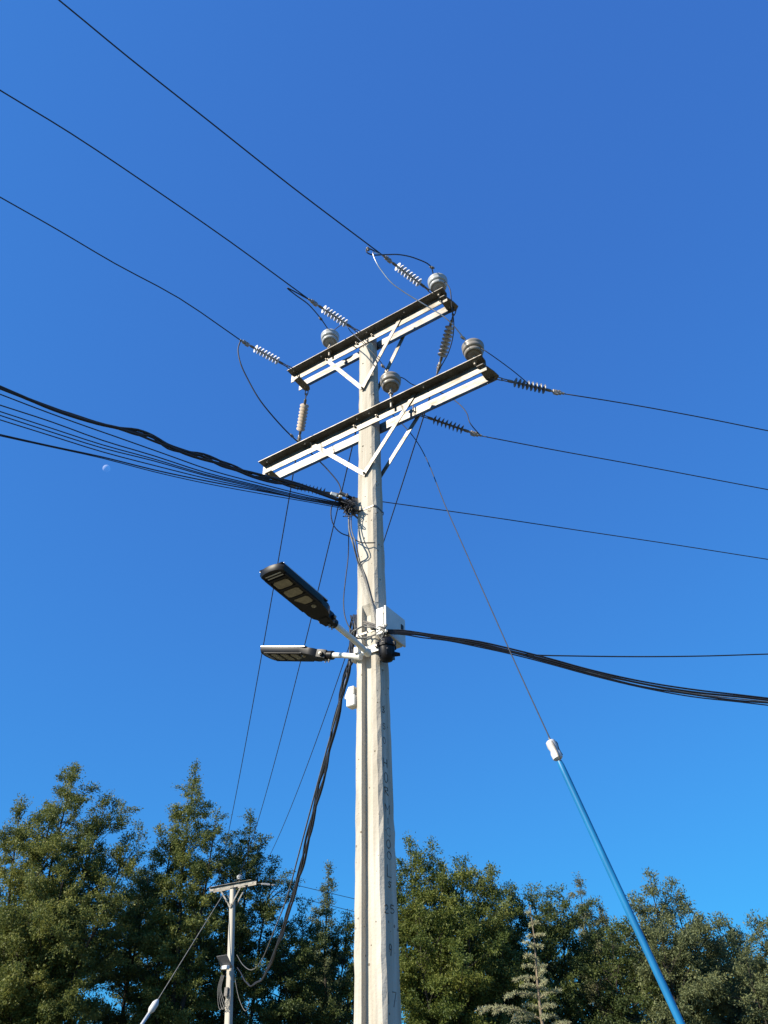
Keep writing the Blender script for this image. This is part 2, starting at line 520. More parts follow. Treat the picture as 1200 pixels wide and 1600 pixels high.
# ------------------------------------------------------------------ crossarms, braces, end plates
ZU, ZL = 9.50, 8.02                                     # top of upper and lower arms
FL, VT, TH = 0.11, 0.155, 0.010                         # flange width, web height, steel thickness
class Bolts:
    def __init__(self): self.l = []
    def build(self, name, mt, parent=None):
        for P, d, r, l in self.l:
            m = MB()
            m.tube([P - d * 0.01, P + d * l * .45, P + d * l * .451, P + d * l], [r, r, r * .55, r * .55], 6)
            m.build(name, mt, parent)
def bolt(m, P, d, r=0.014, l=0.035):
    m.l.append((V(P), V(d).normalized(), r, l))
def arms(zt, half, ctr, plates):
    c = pole_c(zt)
    D = pole_D(zt) + 0.004
    Lx = AX * half
    cf = c + AX * ctr
    res = {}
    for sgn in (1, -1):
        m = MB()
        poly = [(0, 0), (FL, 0), (FL, -TH), (TH, -TH), (TH, -VT), (0, -VT)]
        m.prism(poly, cf + NX * (sgn * D) - Lx, NX * sgn, V((0, 0, 1)), Lx * 2)
        o = m.build('crossarm', MT['steel'], pole)
        bb = Bolts()
        for k in (-.93, -.55, -.06, .05, .52, .93):
            P = cf + AX * (half * k) + NX * (sgn * (D + FL * .6))
            bolt(bb, P - V((0, 0, TH)), (0, 0, -1), 0.013, 0.03)
        for k in (-.1, .1):
            P = cf + AX * (half * k) + NX * (sgn * (D + TH)) - V((0, 0, VT * .55))
            bolt(bb, P, NX * sgn, 0.015, 0.04)
        bb.build('bolt', MT['bolt'], o)
    for k in plates:
        out_ = k > 0                                    # right plates close the arm ends, left plates hang under the arms
        P = cf + AX * (half * k + (-0.045 if out_ else 0)) - V((0, 0, 0.075 if out_ else VT + 0.006))
        m = MB()
        w = 0.05
        if out_:
            out = [(-w, D + 0.05), (w * .6, D + 0.05), (w * 1.6, -D + 0.06), (w * 1.9, -D - 0.03), (w * .9, -D - 0.07), (-w, -D - 0.06)]
        else:
            out = [(-w, D + 0.035), (w, D + 0.035), (w, -D - 0.02), (w * .5, -D - 0.06), (-w * .5, -D - 0.06), (-w, -D - 0.02)]
        m.prism(out, P, AX, NX, V((0, 0, -0.012)))
        o = m.build('end_plate', MT['dark_steel'], pole)
        bb = Bolts()
        for q in (D + .01, -D + .02):
            bolt(bb, P + NX * q - V((0, 0, 0.012)), (0, 0, -1), 0.012, 0.02)
        bb.build('bolt', MT['bolt'], o)
        res[k] = P + NX * (-D - 0.03) + (AX * .05 if out_ else AX * 0) + V((0, 0, -0.012))
    return cf, D, res
cu, Du, pu = arms(ZU, 1.20, 0.015, (-.90, 1.0))
cl, Dl, pl = arms(ZL, 1.555, 0.025, (-.93, 1.0))

def brace(P, Q, nrm):
    """angle-iron strut from P to Q, flat against nrm"""
    P, Q, nrm = V(P), V(Q), V(nrm)
    d = (Q - P).normalized()
    s = d.cross(nrm).normalized()
    m = MB()
    m.box((P + Q) / 2, (Q - P) / 2 + d * 0.02, s * 0.026, nrm * 0.005)
    o = m.build('brace', MT['steel'], pole)
    bb = Bolts()
    bolt(bb, P + nrm * 0.004, nrm, 0.014, 0.03)
    bolt(bb, Q + nrm * 0.004, nrm, 0.014, 0.035)
    bb.build('bolt', MT['bolt'], o)

def braces(zt, D, lx, ly, rx, ry, jx, jy, qx, qy):
    F = pole_c(zt) + NX * (D + 0.018)
    J = at_plane(jx, jy, pole_c(zt - .7) + NX * (pole_D(zt - .7) + 0.012), AX)
    brace(at_plane(lx, ly, F, AX), J, NX)
    brace(at_plane(rx, ry, F, AX), J + NX * 0.010 + V((0, 0, 0.006)), NX)
    B = pole_c(zt) - NX * (D + 0.022)
    R = at_plane(qx, qy, B, AX)
    Jb = pole_c(J.z) - NX * (pole_D(J.z) + 0.02)
    brace(R, Jb, -NX)
braces(ZU, Du, 511, 563, 627, 494, 567, 608, 633, 520)
braces(ZL, Dl, 487, 694, 650, 612, 570, 741, 660, 640)
# steel bands where the braces meet
for z in (at_plane(567, 608, pole_c(9) + NX * pole_D(9), AX).z,):
    pass

# ------------------------------------------------------------------ pin insulators on the upper side of the front arms
def make_pin(m_por):
    t = thing('pin_insulator', 'x', 'insulator')
    m = MB(); m.lathe([(0.013, -0.05), (0.013, 0.15)], n=10); m.lathe([(0.028, -0.012), (0.028, 0.0)], n=6)
    m.build('pin', MT['bolt'], t, True, 40)
    m = MB()
    m.lathe([(0.030, 0.075), (0.05, 0.075), (0.068, 0.095), (0.085, 0.085), (0.094, 0.092), (0.098, 0.11), (0.088, 0.128), (0.098, 0.132), (0.108, 0.14),
             (0.112, 0.155), (0.106, 0.172), (0.108, 0.18), (0.115, 0.19), (0.115, 0.205), (0.104, 0.222), (0.07, 0.232), (0.05, 0.236), (0.042, 0.246),
             (0.044, 0.258), (0.05, 0.266), (0.045, 0.276), (0.02, 0.282)], n=32)
    m.build('porcelain_body', m_por, t, True, 50)
    m = MB()
    m.tube([V((0.05 * math.cos(a), 0.05 * math.sin(a), 0.25)) for a in [i * math.pi / 8 for i in range(17)]], 0.007, 6)
    m.tube([(-0.07, 0.045, 0.256), (0.07, 0.045, 0.256)], 0.010, 8)
    m.build('tie_wire', MT['wire'], t)
    return t
pin_a, pin_b = make_pin(MT['porcelain']), make_pin(MT['porcelain_brown'])
pins = {}
def put_pin(key, proto, zt, cf, D, x, y, label, first, dz=0.0):
    F = cf + NX * (D + FL * .55)
    P = at_plane(x, y, F, AX)
    o = proto if first else copy_tree(proto)
    o.location = (F.x + AX.x * (P - F).dot(AX), F.y + AX.y * (P - F).dot(AX), zt + dz)
    o.rotation_euler.z = A_ANG
    if dz:
        m = MB(); m.lathe([(0.013, -dz - .07), (0.013, -.04)], n=10); m.lathe([(0.028, -dz - 0.004), (0.028, -dz + 0.012)], n=6)
        e = m.build('spacer_rod', MT['bolt'], None, True, 40); e.parent = o
    o.scale = (1.08, 1.08, 1.14)
    o['label'] = label
    o['group'] = 'pin insulators on the crossarms'
    pins[key] = V(o.location) + V((0, 0, 0.30))
put_pin('UR', pin_a, ZU, cu, Du, 685, 454, 'pale grey porcelain pin insulator at the right end of the upper crossarm', True)
put_pin('UL', pin_a, ZU, cu, Du, 515, 545, 'pale grey porcelain pin insulator standing left of the pole on the upper crossarm', False, .07)
put_pin('LR', pin_b, ZL, cl, Dl, 741, 560, 'brownish grey pin insulator at the right end of the lower crossarm', True)
put_pin('LM', pin_b, ZL, cl, Dl, 611, 622, 'brownish grey pin insulator just right of the pole on the lower crossarm', False, .13)

# ------------------------------------------------------------------ strain insulator strings
SLEN = 0.80
def make_string(m_shed, name):
    t = thing('strain_insulator', 'x', 'insulator')
    m = MB()                                            # shackle and clevis at the crossarm end (x = 0)
    for s in (-1, 1):
        m.tube([(0.0, 0.016 * s, 0), (0.055, 0.016 * s, 0), (0.085, 0.010 * s, 0)], 0.0065, 6)
    m.tube([(0, -0.024, 0), (0, 0.024, 0)], 0.007, 6)
    m.tube([(0.075, 0, -0.022), (0.075, 0, 0.022)], 0.007, 6)
    for s in (-1, 1):
        m.tube([(0.075, 0, 0.014 * s), (0.135, 0, 0.014 * s), (0.155, 0, 0.004 * s)], 0.0065, 6)
    m.build('shackle', MT['dark_steel'], t)
    m = MB(); m.lathe([(0.012, 0.14), (0.017, 0.15), (0.017, 0.20), (0.011, 0.205), (0.011, 0.585), (0.017, 0.59), (0.017, 0.635), (0.012, 0.645)], axis=(1, 0, 0), n=12)
    m.build('core_rod', MT['dark_steel'], t, True, 40)
    sh = None
    for i in range(8):
        if sh is None:
            m = MB()
            m.lathe([(0.013, -0.014), (0.020, -0.011), (0.051, 0.003), (0.055, 0.007), (0.053, 0.010), (0.034, 0.010), (0.016, 0.014), (0.013, 0.020)], axis=(1, 0, 0), n=20)
            o = sh = m.build('shed', m_shed, t, True, 40)
        else:
            o = sh.copy(); COL.objects.link(o)
        o.location.x = 0.225 + i * 0.0475
    m = MB()                                            # dead-end clamp
    m.tube([(0.635, 0.0, 0), (0.68, 0, 0)], 0.012, 8)
    m.box((0.715, 0, 0), (0.05, 0, 0), (0, 0.017, 0), (0, 0, 0.024), 0.006)
    m.box((0.70, 0, -0.03), (0.028, 0, 0), (0, 0.012, 0), (0, 0, 0.012), 0.004)
    m.tube([(0.70, -0.028, 0), (0.70, 0.028, 0)], 0.007, 6)
    m.tube([(0.735, -0.028, 0.008), (0.735, 0.028, 0.008)], 0.007, 6)
    m.tube([(0.755, 0, 0.002), (0.80, 0, 0.004)], 0.014, 8)
    m.build('dead_end_clamp', MT['bolt'], t, False)
    return t
str_a, str_b, str_c = make_string(MT['polymer'], 'a'), make_string(MT['polymer_tan'], 'b'), make_string(MT['polymer_dark'], 'c')
used = set()
ends = {}
def put_string(key, proto, P, Q, label, sc=1.0):
    o = proto if proto.name not in used else copy_tree(proto)
    used.add(proto.name)
    d = (Q - P).normalized()
    o.location = P
    o.rotation_euler = d.to_track_quat('X', 'Z').to_euler()
    o['label'] = label
    o.scale = (sc, sc, sc)
    o['group'] = 'strain insulator strings on the crossarms'
    ends[key] = P + d * 0.79 * sc

LD, RD = V((-.766, -.643, 0)), V((.972, .233, 0))
def front_pt(x, y, cf, D, zt):
    F = cf + NX * (D + FL - 0.01)
    P = at_plane(x, y, F, AX)
    return V((F.x + AX.x * (P - F).dot(AX), F.y + AX.y * (P - F).dot(AX), zt - 0.012))
for key, (ax_, ay_), (ex, ey), lab in (
        ('L1', (456, 577), (371, 529), 'white strain insulator string pulling left off the left end of the upper crossarm'),
        ('L2', (562, 521), (457, 451), 'white strain insulator string pulling left from the upper crossarm above the pole'),
        ('L3', (676, 450), (582, 387), 'white strain insulator string pulling up left from the right end of the upper crossarm')):
    P = front_pt(ax_, ay_, cu, Du, ZU)
    put_string(key, str_a, P, at_plane(ex, ey, P, LD), lab)
P2X, P2Y = at(364, 1380, 37).x, 37.0
FD = V((P2X - pole_c(9).x, P2Y - 6.5, 0)).normalized()
pm = cu - AX * 0.02 - NX * (Du + 0.03) - V((0, 0, VT + .01))
for key, P, lab in (('F1', pu[-.90], 'tan strain insulator string hanging behind the left end of the upper crossarm'),
                    ('F2', pm, 'tan strain insulator string behind the top of the concrete pole'),
                    ('F3', pu[1.0], 'tan strain insulator string hanging behind the right end of the upper crossarm')):
    put_string(key, str_b, P, P + (FD * 1.0 + V((0, 0, -0.24))), lab, 1.14)
def rear_pt(x, y):
    return at_plane(x, y, cl - NX * (Dl + 0.03), AX)
P = pl[1.0]
put_string('R1', str_c, P, at_plane(867, 612, P, RD), 'dark grey strain insulator string pulling right off the right end of the lower crossarm')
P = rear_pt(650, 646)
put_string('R2', str_c, P, at_plane(737, 676, P, RD), 'dark grey strain insulator string pulling right from the lower crossarm beside its right brace')
R2P = P
P = pl[-.93]
put_string('R3', str_c, P, at_plane(543, 777, P, RD), 'dark grey strain insulator string under the left end of the lower crossarm beside the cables')
m = MB()                                                # strap round the rear lower arm that holds the middle string
c = R2P
m.tube([c + V((0, 0, 0)), c + NX * .06 + V((0, 0, .0)), c + NX * .06 + V((0, 0, VT)), c + V((0, 0, VT + .02))], 0.008, 6)
m.build('hook_strap', MT['dark_steel'], pole)

# ------------------------------------------------------------------ conductors
def wire(name, pts, r, mt, label, cat, group=None, step=0.06, n=6):
    m = MB()
    m.tube(spline(pts, step), r, n)
    o = m.build(name, mt, None, True)
    return tag(o, label, cat, group)
def span(P, px, d, far, zfar):
    """catenary-like span in the vertical plane through P along d, passing the sight lines px"""
    pts = [P] + [at_plane(x, y, P, d) for x, y in px]
    k1 = (pts[-1] - P).dot(d)
    z1 = pts[-1].z
    s = (pts[-1].z - pts[-2].z) / max((pts[-1] - pts[-2]).dot(d), .01)
    for f in (0.15, 0.35, 0.6, 0.8, 1.0):
        k = k1 + (far - k1) * f
        h = far - k1
        x = f * h
        zz = z1 + s * x + (zfar - z1 - s * h) * f * f
        pts.append(V((P.x + d.x * k, P.y + d.y * k, zz)))
    return pts
for key, px, lab in (('L1', [(280, 466), (180, 412), (90, 359), (0, 308)], 'lowest of the three bare power lines crossing the upper left sky'),
                     ('L2', [(360, 378), (230, 288), (110, 208), (0, 141)], 'middle one of the three bare power lines crossing the upper left sky'),
                     ('L3', [(455, 291), (330, 192), (200, 89), (92, 0)], 'highest of the three bare power lines crossing the upper left sky')):
    wire('power_line', span(ends[key], px, LD, 40, 9.55), 0.0075, MT['wire'], lab, 'power line', 'bare power lines', 0.3)
for key, px, lab in (('R1', [(980, 631), (1090, 651), (1200, 673)], 'highest bare power line running off to the right edge'),
                     ('R2', [(850, 700), (1020, 731), (1200, 765)], 'middle bare power line running off to the right edge'),
                     ('R3', [(598, 784), (740, 804), (900, 828), (1060, 852), (1200, 874)], 'lowest bare power line passing behind the pole to the right edge')):
    wire('power_line', span(ends[key], px, RD, 42, 8.0), 0.0068, MT['wire'], lab, 'power line', 'bare power lines', 0.3)

def JW(pts, r, label, mt='wire', conn=()):
    o = wire('jumper_wire', pts, r, MT[mt], label, 'jumper wire', 'jumper wires between insulators', 0.04)
    for P, d in conn:
        m = MB()
        m.tube([P - d * 0.035, P - d * .015, P + d * .015, P + d * 0.035], [0.009, 0.017, 0.017, 0.009], 8)
        m.box(P, d * 0.012, d.orthogonal().normalized() * 0.022, d.cross(d.orthogonal()).normalized() * 0.012, 0.004)
        m.build('connector', MT['dark_steel'], o)
    return o
def PX(lst):
    return [at(x, y, Y) for x, y, Y in lst]
dn = V((0.3, 0, -0.9)).normalized()
a = PX([(583, 394, 5.14), (588, 410, 5.16), (597, 424, 5.2), (612, 442, 5.25), (634, 458, 5.3), (665, 477, 5.35), (700, 500, 5.40)])
JW([ends['L3']] + a + [pins['LR'] + V((-.05, 0, .01))], 0.0070, 'silvery jumper wire drooping from the top right string down to the lower right pin insulator', 'alu', [(pins['LR'] + V((-.10, -.02, .07)), V((.7, 0, -.7)))])
JW([pins['LR']] + PX([(758, 548, 5.5), (785, 567, 5.6), (806, 583, 5.72)]) + [ends['R1'].lerp(pl[1.0], .5) + V((0, 0, .02))], 0.0055, 'thin jumper wire from the lower right pin insulator down to the right string')
JW([ends['L3']] + PX([(574, 388, 5.12), (573, 394, 5.12), (581, 398, 5.14), (600, 398, 5.2), (625, 398, 5.35), (650, 404, 5.5), (672, 415, 5.58)]) + [pins['UR'] + V((-.04, 0, 0))], 0.0075, 'dark jumper wire arching over the top right string to the upper right pin insulator', 'wire',
   [(at(575, 389, 5.12), V((0, 0, 1))), (at(675, 418, 5.59), V((.8, 0, -.5)))])
JW([pins['UR'] + V((.04, 0, 0))] + PX([(703, 452, 5.66), (706, 480, 5.76), (709, 505, 5.9), (707, 530, 6.1), (701, 550, 6.25), (694, 564, 6.5)]) + [ends['F3']], 0.0065, 'dark jumper wire hanging beside the tan string at the upper right')
JW([ends['L2']] + PX([(449, 450, 5.64), (462, 461, 5.8), (480, 474, 6.0), (495, 490, 6.25), (505, 503, 6.42)]) + [pins['UL']], 0.008, 'dark jumper wire under the middle top string down to the upper left pin insulator', 'wire', [(at(501, 498, 6.38), V((.6, .3, -.6)))])
JW([pins['UL']] + PX([(535, 507, 6.45), (549, 519, 6.2), (566, 535, 6.05), (582, 551, 6.0), (595, 566, 6.02)]) + [pins['LM']], 0.0055, 'thin jumper wire passing before the pole top to the pin insulator right of the pole', 'wire', [(at(598, 572, 6.03), V((.5, 0, -.8)))])
JW([pins['LM']] + PX([(628, 590, 6.15), (645, 601, 6.30), (672, 607, 6.45), (696, 617, 6.5), (716, 630, 6.45), (729, 645, 6.40), (735, 662, 6.36)]) + [ends['R2']], 0.006, 'dark jumper wire looping behind the lower crossarm to the middle right string')
JW([ends['L1']] + PX([(372, 545, 6.45), (376, 568, 6.5), (388, 594, 6.6), (406, 625, 6.72), (432, 657, 6.9), (456, 682, 7.2), (472, 696, 7.36), (492, 714, 7.44), (512, 734, 7.48), (530, 757, 7.52)]) + [ends['R3']], 0.0085, 'long dark jumper wire sagging at the left ends of both crossarms', 'wire', [(at(456, 681, 7.2), V((.6, .3, -.7)))])

# ------------------------------------------------------------------ communication cables, left
CP = at(548, 786, 6.45)
CD = V((-math.cos(rad(29)), -math.sin(rad(29)), 0))
def comm(px, d=CD, P=CP, far=32, zfar=6.9):
    pts = [at_plane(x, y, P, d) for x, y in px]
    k1 = (pts[-1] - P).dot(d)
    s = (pts[-1].z - pts[-2].z) / max((pts[-1] - pts[-2]).dot(d), .01)
    for f in (0.05, 0.2, 0.45, 0.7, 1.0):
        h = far - k1
        zz = pts_z = pts[len(px) - 1].z + s * f * h + (zfar - pts[len(px) - 1].z - s * h) * f * f
        k = k1 + h * f
        pts.append(V((P.x + d.x * k, P.y + d.y * k, zz)))
    return pts
random.seed(8)
base = [(541, 786), (520, 777), (490, 765), (460, 757), (430, 751), (395, 744), (370, 734), (345, 724), (318, 713), (290, 706), (262, 696), (240, 684), (215, 677),
        (185, 669), (150, 661), (110, 648), (75, 636), (40, 622), (0, 605)]
var = [(0, 0, 0.0125), (0, 0, 0.0125), (0, 0, 0.0115), (0, 0, 0.010)]
for i in range(4):
    ph = i * 1.7
    px = []
    for k, (x, y) in enumerate(base):
        loose = 1.0 if 2 <= k <= 12 else 0.35
        px.append((x, y + loose * 5.5 * math.sin(k * 0.95 + ph) * (0.6 + .4 * math.sin(k * 1.7 + i))))
    pts = comm(px)
    wire('comm_cable', pts, (0.0160, 0.0145, 0.0130, 0.0110)[i], MT['cable'],
         ('thick black cable forming the core of the wavy bundle at upper left', 'second black cable twisted into the wavy bundle at left',
          'third black cable twisted loosely into the wavy bundle at left', 'thinnest black cable twisted into the wavy bundle at left')[i], 'cable', 'black cables in the twisted left bundle', 0.08)
names = ('uppermost single black cable just below the twisted bundle at left', 'second single black cable below the twisted bundle at left',
         'third single black cable below the twisted bundle at left', 'fourth single black cable below the twisted bundle at left',
         'fifth single black cable below the twisted bundle at left', 'lowest lone black cable passing just above the moon',
         'thin black cable running close under the lowest lone cable at left')
for i, (px, r) in enumerate((
        ([(542, 788), (470, 772), (400, 754), (330, 735), (262, 711), (180, 682), (120, 661), (60, 639), (0, 616)], 0.0065),
        ([(542, 789), (470, 775), (400, 758), (320, 738), (240, 712), (160, 688), (80, 659), (0, 633)], 0.0065),
        ([(543, 790), (470, 777), (400, 760), (320, 741), (240, 717), (160, 695), (80, 669), (0, 643)], 0.006),
        ([(543, 791), (470, 779), (400, 762), (320, 743), (240, 720), (160, 700), (80, 675), (0, 649)], 0.006),
        ([(544, 792), (470, 780), (400, 764), (320, 747), (240, 727), (160, 706), (80, 681), (0, 656)], 0.006),
        ([(544, 794), (480, 781), (400, 766), (320, 751), (240, 734), (160, 714), (80, 697), (0, 679)], 0.007),
        ([(545, 796), (480, 784), (400, 770), (320, 755), (240, 737), (160, 716), (80, 698.5), (0, 681)], 0.005))):
    wire('comm_cable', comm(px), r, MT['cable'], names[i], 'cable', 'single black cables fanning left', 0.15)

# clamps and coils where they land on the pole
cb = thing('cable_bracket', 'cluster of black cable clamps bracketed to the left edge of the pole', 'cable clamps', at(552, 790, 6.45))
def bk(name, mt, fn, parent=cb):
    m = MB(); fn(m); return m.build(name, MT[mt], parent)
Bz = at(556, 790, 6.44)
pz = Bz.z
bandc = pole_c(pz)
def band(m, z, off=0.004, hh=0.012):
    c, W, D = pole_c(z), pole_W(z) + off, pole_D(z) + off
    ring = [(-W + .02, D), (W - .02, D), (W, D - .02), (W, -D + .02), (W - .02, -D), (-W + .02, -D), (-W, -D + .02), (-W, D - .02)]
    k = len(ring)
    vs = [c + AX * p + NX * q + V((0, 0, h)) for h in (-hh, hh) for p, q in ring]
    vs += [c + AX * (p * 1.02) + NX * (q * 1.02) + V((0, 0, h)) for h in (-hh, hh) for p, q in ring]
    fs = [(i, (i + 1) % k, k + (i + 1) % k, k + i) for i in range(k)]
    fs += [(2 * k + i, 2 * k + (i + 1) % k, 3 * k + (i + 1) % k, 3 * k + i) for i in range(k)]
    fs += [(i, (i + 1) % k, 2 * k + (i + 1) % k, 2 * k + i) for i in range(k)]
    fs += [(k + i, k + (i + 1) % k, 3 * k + (i + 1) % k, 3 * k + i) for i in range(k)]
    m.add(vs, fs)
def pbox(m, x, y, Y, l, h, d, ang=0.0, bev=.004):
    P = at(x, y, Y)
    ux = V((math.cos(ang), 0.35, -math.sin(ang))).normalized()
    uz = V((math.sin(ang), 0, math.cos(ang)))
    uy = uz.cross(ux).normalized(); uz = ux.cross(uy)
    m.box(P, ux * l, uy * d, uz * h, bev)
bk('hook_plate', 'dark_steel', lambda m: (pbox(m, 553, 785, 6.46, .045, .06, .008), pbox(m, 556, 796, 6.44, .03, .02, .03)))
for i, (x, y, Y, ang) in enumerate(((536, 772, 6.40, .35), (546, 777, 6.42, .3), (541, 785, 6.43, .5), (549, 790, 6.40, .8), (534, 781, 6.38, .4), (543, 797, 6.42, .9), (550, 800, 6.45, 1.0))):
    bk('wedge_clamp', 'black' if i % 3 else 'dark_steel', lambda m: (pbox(m, x, y, Y, .042, .016, .014, ang), pbox(m, x + 6, y + 2, Y, .012, .024, .01, ang)))
bk('white_clamp', 'white', lambda m: pbox(m, 521, 773, 6.35, .034, .020, .016, .25))
bk('white_clamp', 'white', lambda m: pbox(m, 532, 776, 6.34, .018, .012, .012, .1))
def tangle(m):
    rnd = random.Random(4)
    for i in range(9):
        pts = [at(rnd.uniform(528, 556), rnd.uniform(776, 808), rnd.uniform(6.33, 6.46)) for _ in range(4)]
        m.tube(spline(pts, .03), .0055, 6)
    for i in range(4):
        c = at(546 + rnd.uniform(-4, 5), 788 + rnd.uniform(-5, 8), 6.38)
        a0, rr = rnd.uniform(0, 6), rnd.uniform(.03, .05)
        m.tube([c + V((rr * math.cos(t * .5 + a0), .02 * math.sin(t), rr * math.sin(t * .5 + a0))) for t in range(12)], .005, 6)
bk('cable_tangle', 'cable', tangle)
bk('tail', 'cable', lambda m: m.tube(spline(PX([(533, 775, 6.38), (520, 788, 6.4), (517, 803, 6.4), (522, 822, 6.42), (533, 833, 6.44), (546, 838, 6.45), (556, 844, 6.42), (566, 848, 6.36), (586, 848, 6.33)])), .0065, 6))
bk('bracket_arm', 'dark_steel', lambda m: (m.tube([at(551, 792, 6.45), bandc - AX * pole_W(pz) + NX * .02], .014, 8), m.tube([at(548, 800, 6.45), bandc - AX * pole_W(pz) - V((0, 0, .12))], .010, 8)))
bk('pole_band', 'steel', lambda m: band(m, pz - .06, .003, .010))

# vertical service cables
def nface(x, y, off=0.012):
    P = pole_c(6.5)
    for _ in range(3):
        P = at_plane(x, y, pole_c(P.z) + NX * (pole_D(P.z) + off), AX)
    return P
wire('service_cable', PX([(545, 800, 6.42)]) + [at(546, 830, 6.38), at(552, 850, 6.32)] + [nface(x, y) for x, y in ((560, 880), (568, 900), (576, 925), (584, 950), (590, 975), (594, 992))], 0.0095, MT['grey_cable'],
     'grey service cable slanting down the front of the pole to the lamps', 'cable', 'service cables on the pole')
wire('service_cable', PX([(549, 800, 6.42)]) + [at(549, 826, 6.36), at(556, 850, 6.30)] + [nface(x, y, .016) for x, y in ((563, 880), (570, 900), (577, 925), (583, 948), (588, 975), (596, 993))], 0.0065, MT['grey_cable'],
     'thinner service cable slanting beside the grey one down the pole front', 'cable', 'service cables on the pole')
wire('service_cable', PX([(546, 798, 6.44), (545, 830, 6.46), (544, 870, 6.46), (540, 905, 6.46), (537, 935, 6.46), (538, 958, 6.45), (543, 975, 6.42), (551, 988, 6.38)]), 0.0055, MT['cable'],
     'thin black drop cable hanging clear of the left side of the pole', 'cable')

# ------------------------------------------------------------------ lamp bracket, street lights
ZB = at(575, 1012, 6.33).z
br = thing('lamp_bracket', 'white steel bracket band holding two lamp arms on the pole', 'bracket', pole_c(ZB) + NX * .12)
m = MB(); band(m, ZB, .004, .03); m.build('pole_band', MT['steel'], br)
m = MB()
cz = pole_c(ZB)
m.box(cz + NX * (pole_D(ZB) + .018) + AX * .05, AX * .11, NX * .006, V((0, 0, .035)))
m.box(cz + NX * (pole_D(ZB) + .05) - AX * .06, AX * .02, NX * .04, V((0, 0, .03)))
m.box(cz - AX * (pole_W(ZB) + .03) + NX * .05, AX * .03, NX * .035, V((0, 0, .032)))
m.build('bracket_plate', MT['white'], br)
m = Bolts()
for q in (-.02, .05, .13):
    bolt(m, cz + NX * (pole_D(ZB) + .024) + AX * q, NX, .012, .035)
bolt(m, cz - AX * (pole_W(ZB) + .03) + NX * .085, NX, .012, .03)
m.build('bolt', MT['bolt'], br)

def make_light(dx=0.0):
    t = thing('street_light', 'x', 'street light')
    m = MB()
    m.tube([(0, 0, 0), (.20, 0, .012), (.62 + dx, 0, .012)], .026, 14)
    m.tube([(-.03, 0, 0), (.04, 0, .003)], .034, 14)
    m.build('lamp_arm', MT['white'], t, True, 40)
    # housing: outline in x,y with shoulders and a curved nose
    h = MB()
    out = [(.56, .048), (.60, .060), (.66, .062), (.69, .088), (.74, .105), (.80, .108), (.84, .125), (1.355, .125), (1.378, .095), (1.390, .050), (1.395, 0)]
    out = out + [(x, -y) for x, y in out[-2::-1]]
    k = len(out)
    lo, mi, hi = [], [], []
    for x, y in out:
        u = min(1, max(0, (x - .56) / .3))
        zb = -.045 + .030 * u
        s = .90 if x > .8 else .94
        lo.append((x - (0.010 if x > 1.3 else 0), y * s, zb + .012))
        mi.append((x, y, .026 - .004 * u)); hi.append((x, y * .985, .049))
    vs = lo + mi + hi
    fs = [(i, (i + 1) % k, k + (i + 1) % k, k + i) for i in range(k)] + [(k + i, k + (i + 1) % k, 2 * k + (i + 1) % k, 2 * k + i) for i in range(k)]
    fs += [tuple(range(k)), tuple(range(2 * k, 3 * k))]
    h.add(vs, fs)
    # frame lip round the light panel
    for s in (-1, 1):
        h.box((1.06, s * .098, -.006), (.25, 0, 0), (0, .010, 0), (0, 0, .008), .003)
    for x in (.875, 1.008, 1.141, 1.275):
        h.box((x, 0, -.006), (.012, 0, 0), (0, .092, 0), (0, 0, .008), .003)
    house = h.build('housing', MT['black'], t, True, 30)
    for x in (.9415, 1.0745, 1.208):
        q = MB()
        L = [(-.046, -.055), (-.046, .055), (-.032, .074), (.032, .074), (.046, .055), (.046, -.055), (.032, -.074), (-.032, -.074)]
        q.prism(L, (x, 0, -.0125), (1, 0, 0), (0, 1, 0), (0, 0, .012))
        q.build('lens', MT['lens'], house)
    for x in (1.305, 1.335):
        q = MB(); q.box((x, 0, -.0035), (.006, 0, 0), (0, .078, 0), (0, 0, .004), .002); q.build('trim_strip', MT['alu'], house)
    q = MB(); q.lathe([(.024, 0), (.022, -.012), (.012, -.02), (.004, -.022)], (.835, 0.03, -.002), n=16); q.build('motion_sensor', MT['lens'], house, True)
    q = MB(); q.box((1.07, 0, .054), (.31, 0, 0), (0, .118, 0), (0, 0, .005), .003); q.build('solar_panel', MT['solar'], t)
    for s in (-1, 1):
        q = MB(); q.box((1.07, s * .121, .053), (.295, 0, 0), (0, .003, 0), (0, 0, .0042), .001); q.build('panel_frame', MT['alu'], t)
    q = MB()
    q.tube([(.50, 0, .012), (.60, 0, .010)], .043, 14)
    q.box((.625, 0, .004), (.055, 0, 0), (0, .050, 0), (0, 0, .034), .012)
    q.tube([(.60, -.075, .004), (.60, .075, .004)], .022, 10)
    q.build('swivel_joint', MT['black'], t, True, 40)
    q = Bolts()
    bolt(q, V((.53, 0, -.03)), (0, 0, -1), .011, .03); bolt(q, V((.57, 0, -.032)), (0, 0, -1), .011, .03)
    bolt(q, V((.60, .075, .004)), (0, 1, 0), .015, .014); bolt(q, V((.60, -.075, .004)), (0, -1, 0), .015, .014)
    q.build('bolt', MT['bolt'], t)
    for ch in t.children:
        if not ch.name.startswith('lamp_arm'):
            ch.location.x += dx
    return t
def aim(o, P, Q):
    d = (Q - P).normalized()
    o.location = P
    o.rotation_euler = d.to_track_quat('X', 'Z').to_euler()
la = make_light()
lb = make_light(-.19)
P1 = at(573, 1019, 6.24)
aim(la, P1, at_plane(421, 893, P1, NX))
la['label'] = 'black solar street light reaching out over the viewer, three lenses showing'
P2 = at(560, 1026, 6.42)
aim(lb, P2, at_plane(421, 1025, P2, -AX))
lb['label'] = 'black solar street light pointing left, seen edge on below the other'
la['group'] = lb['group'] = 'solar street lights on the pole'

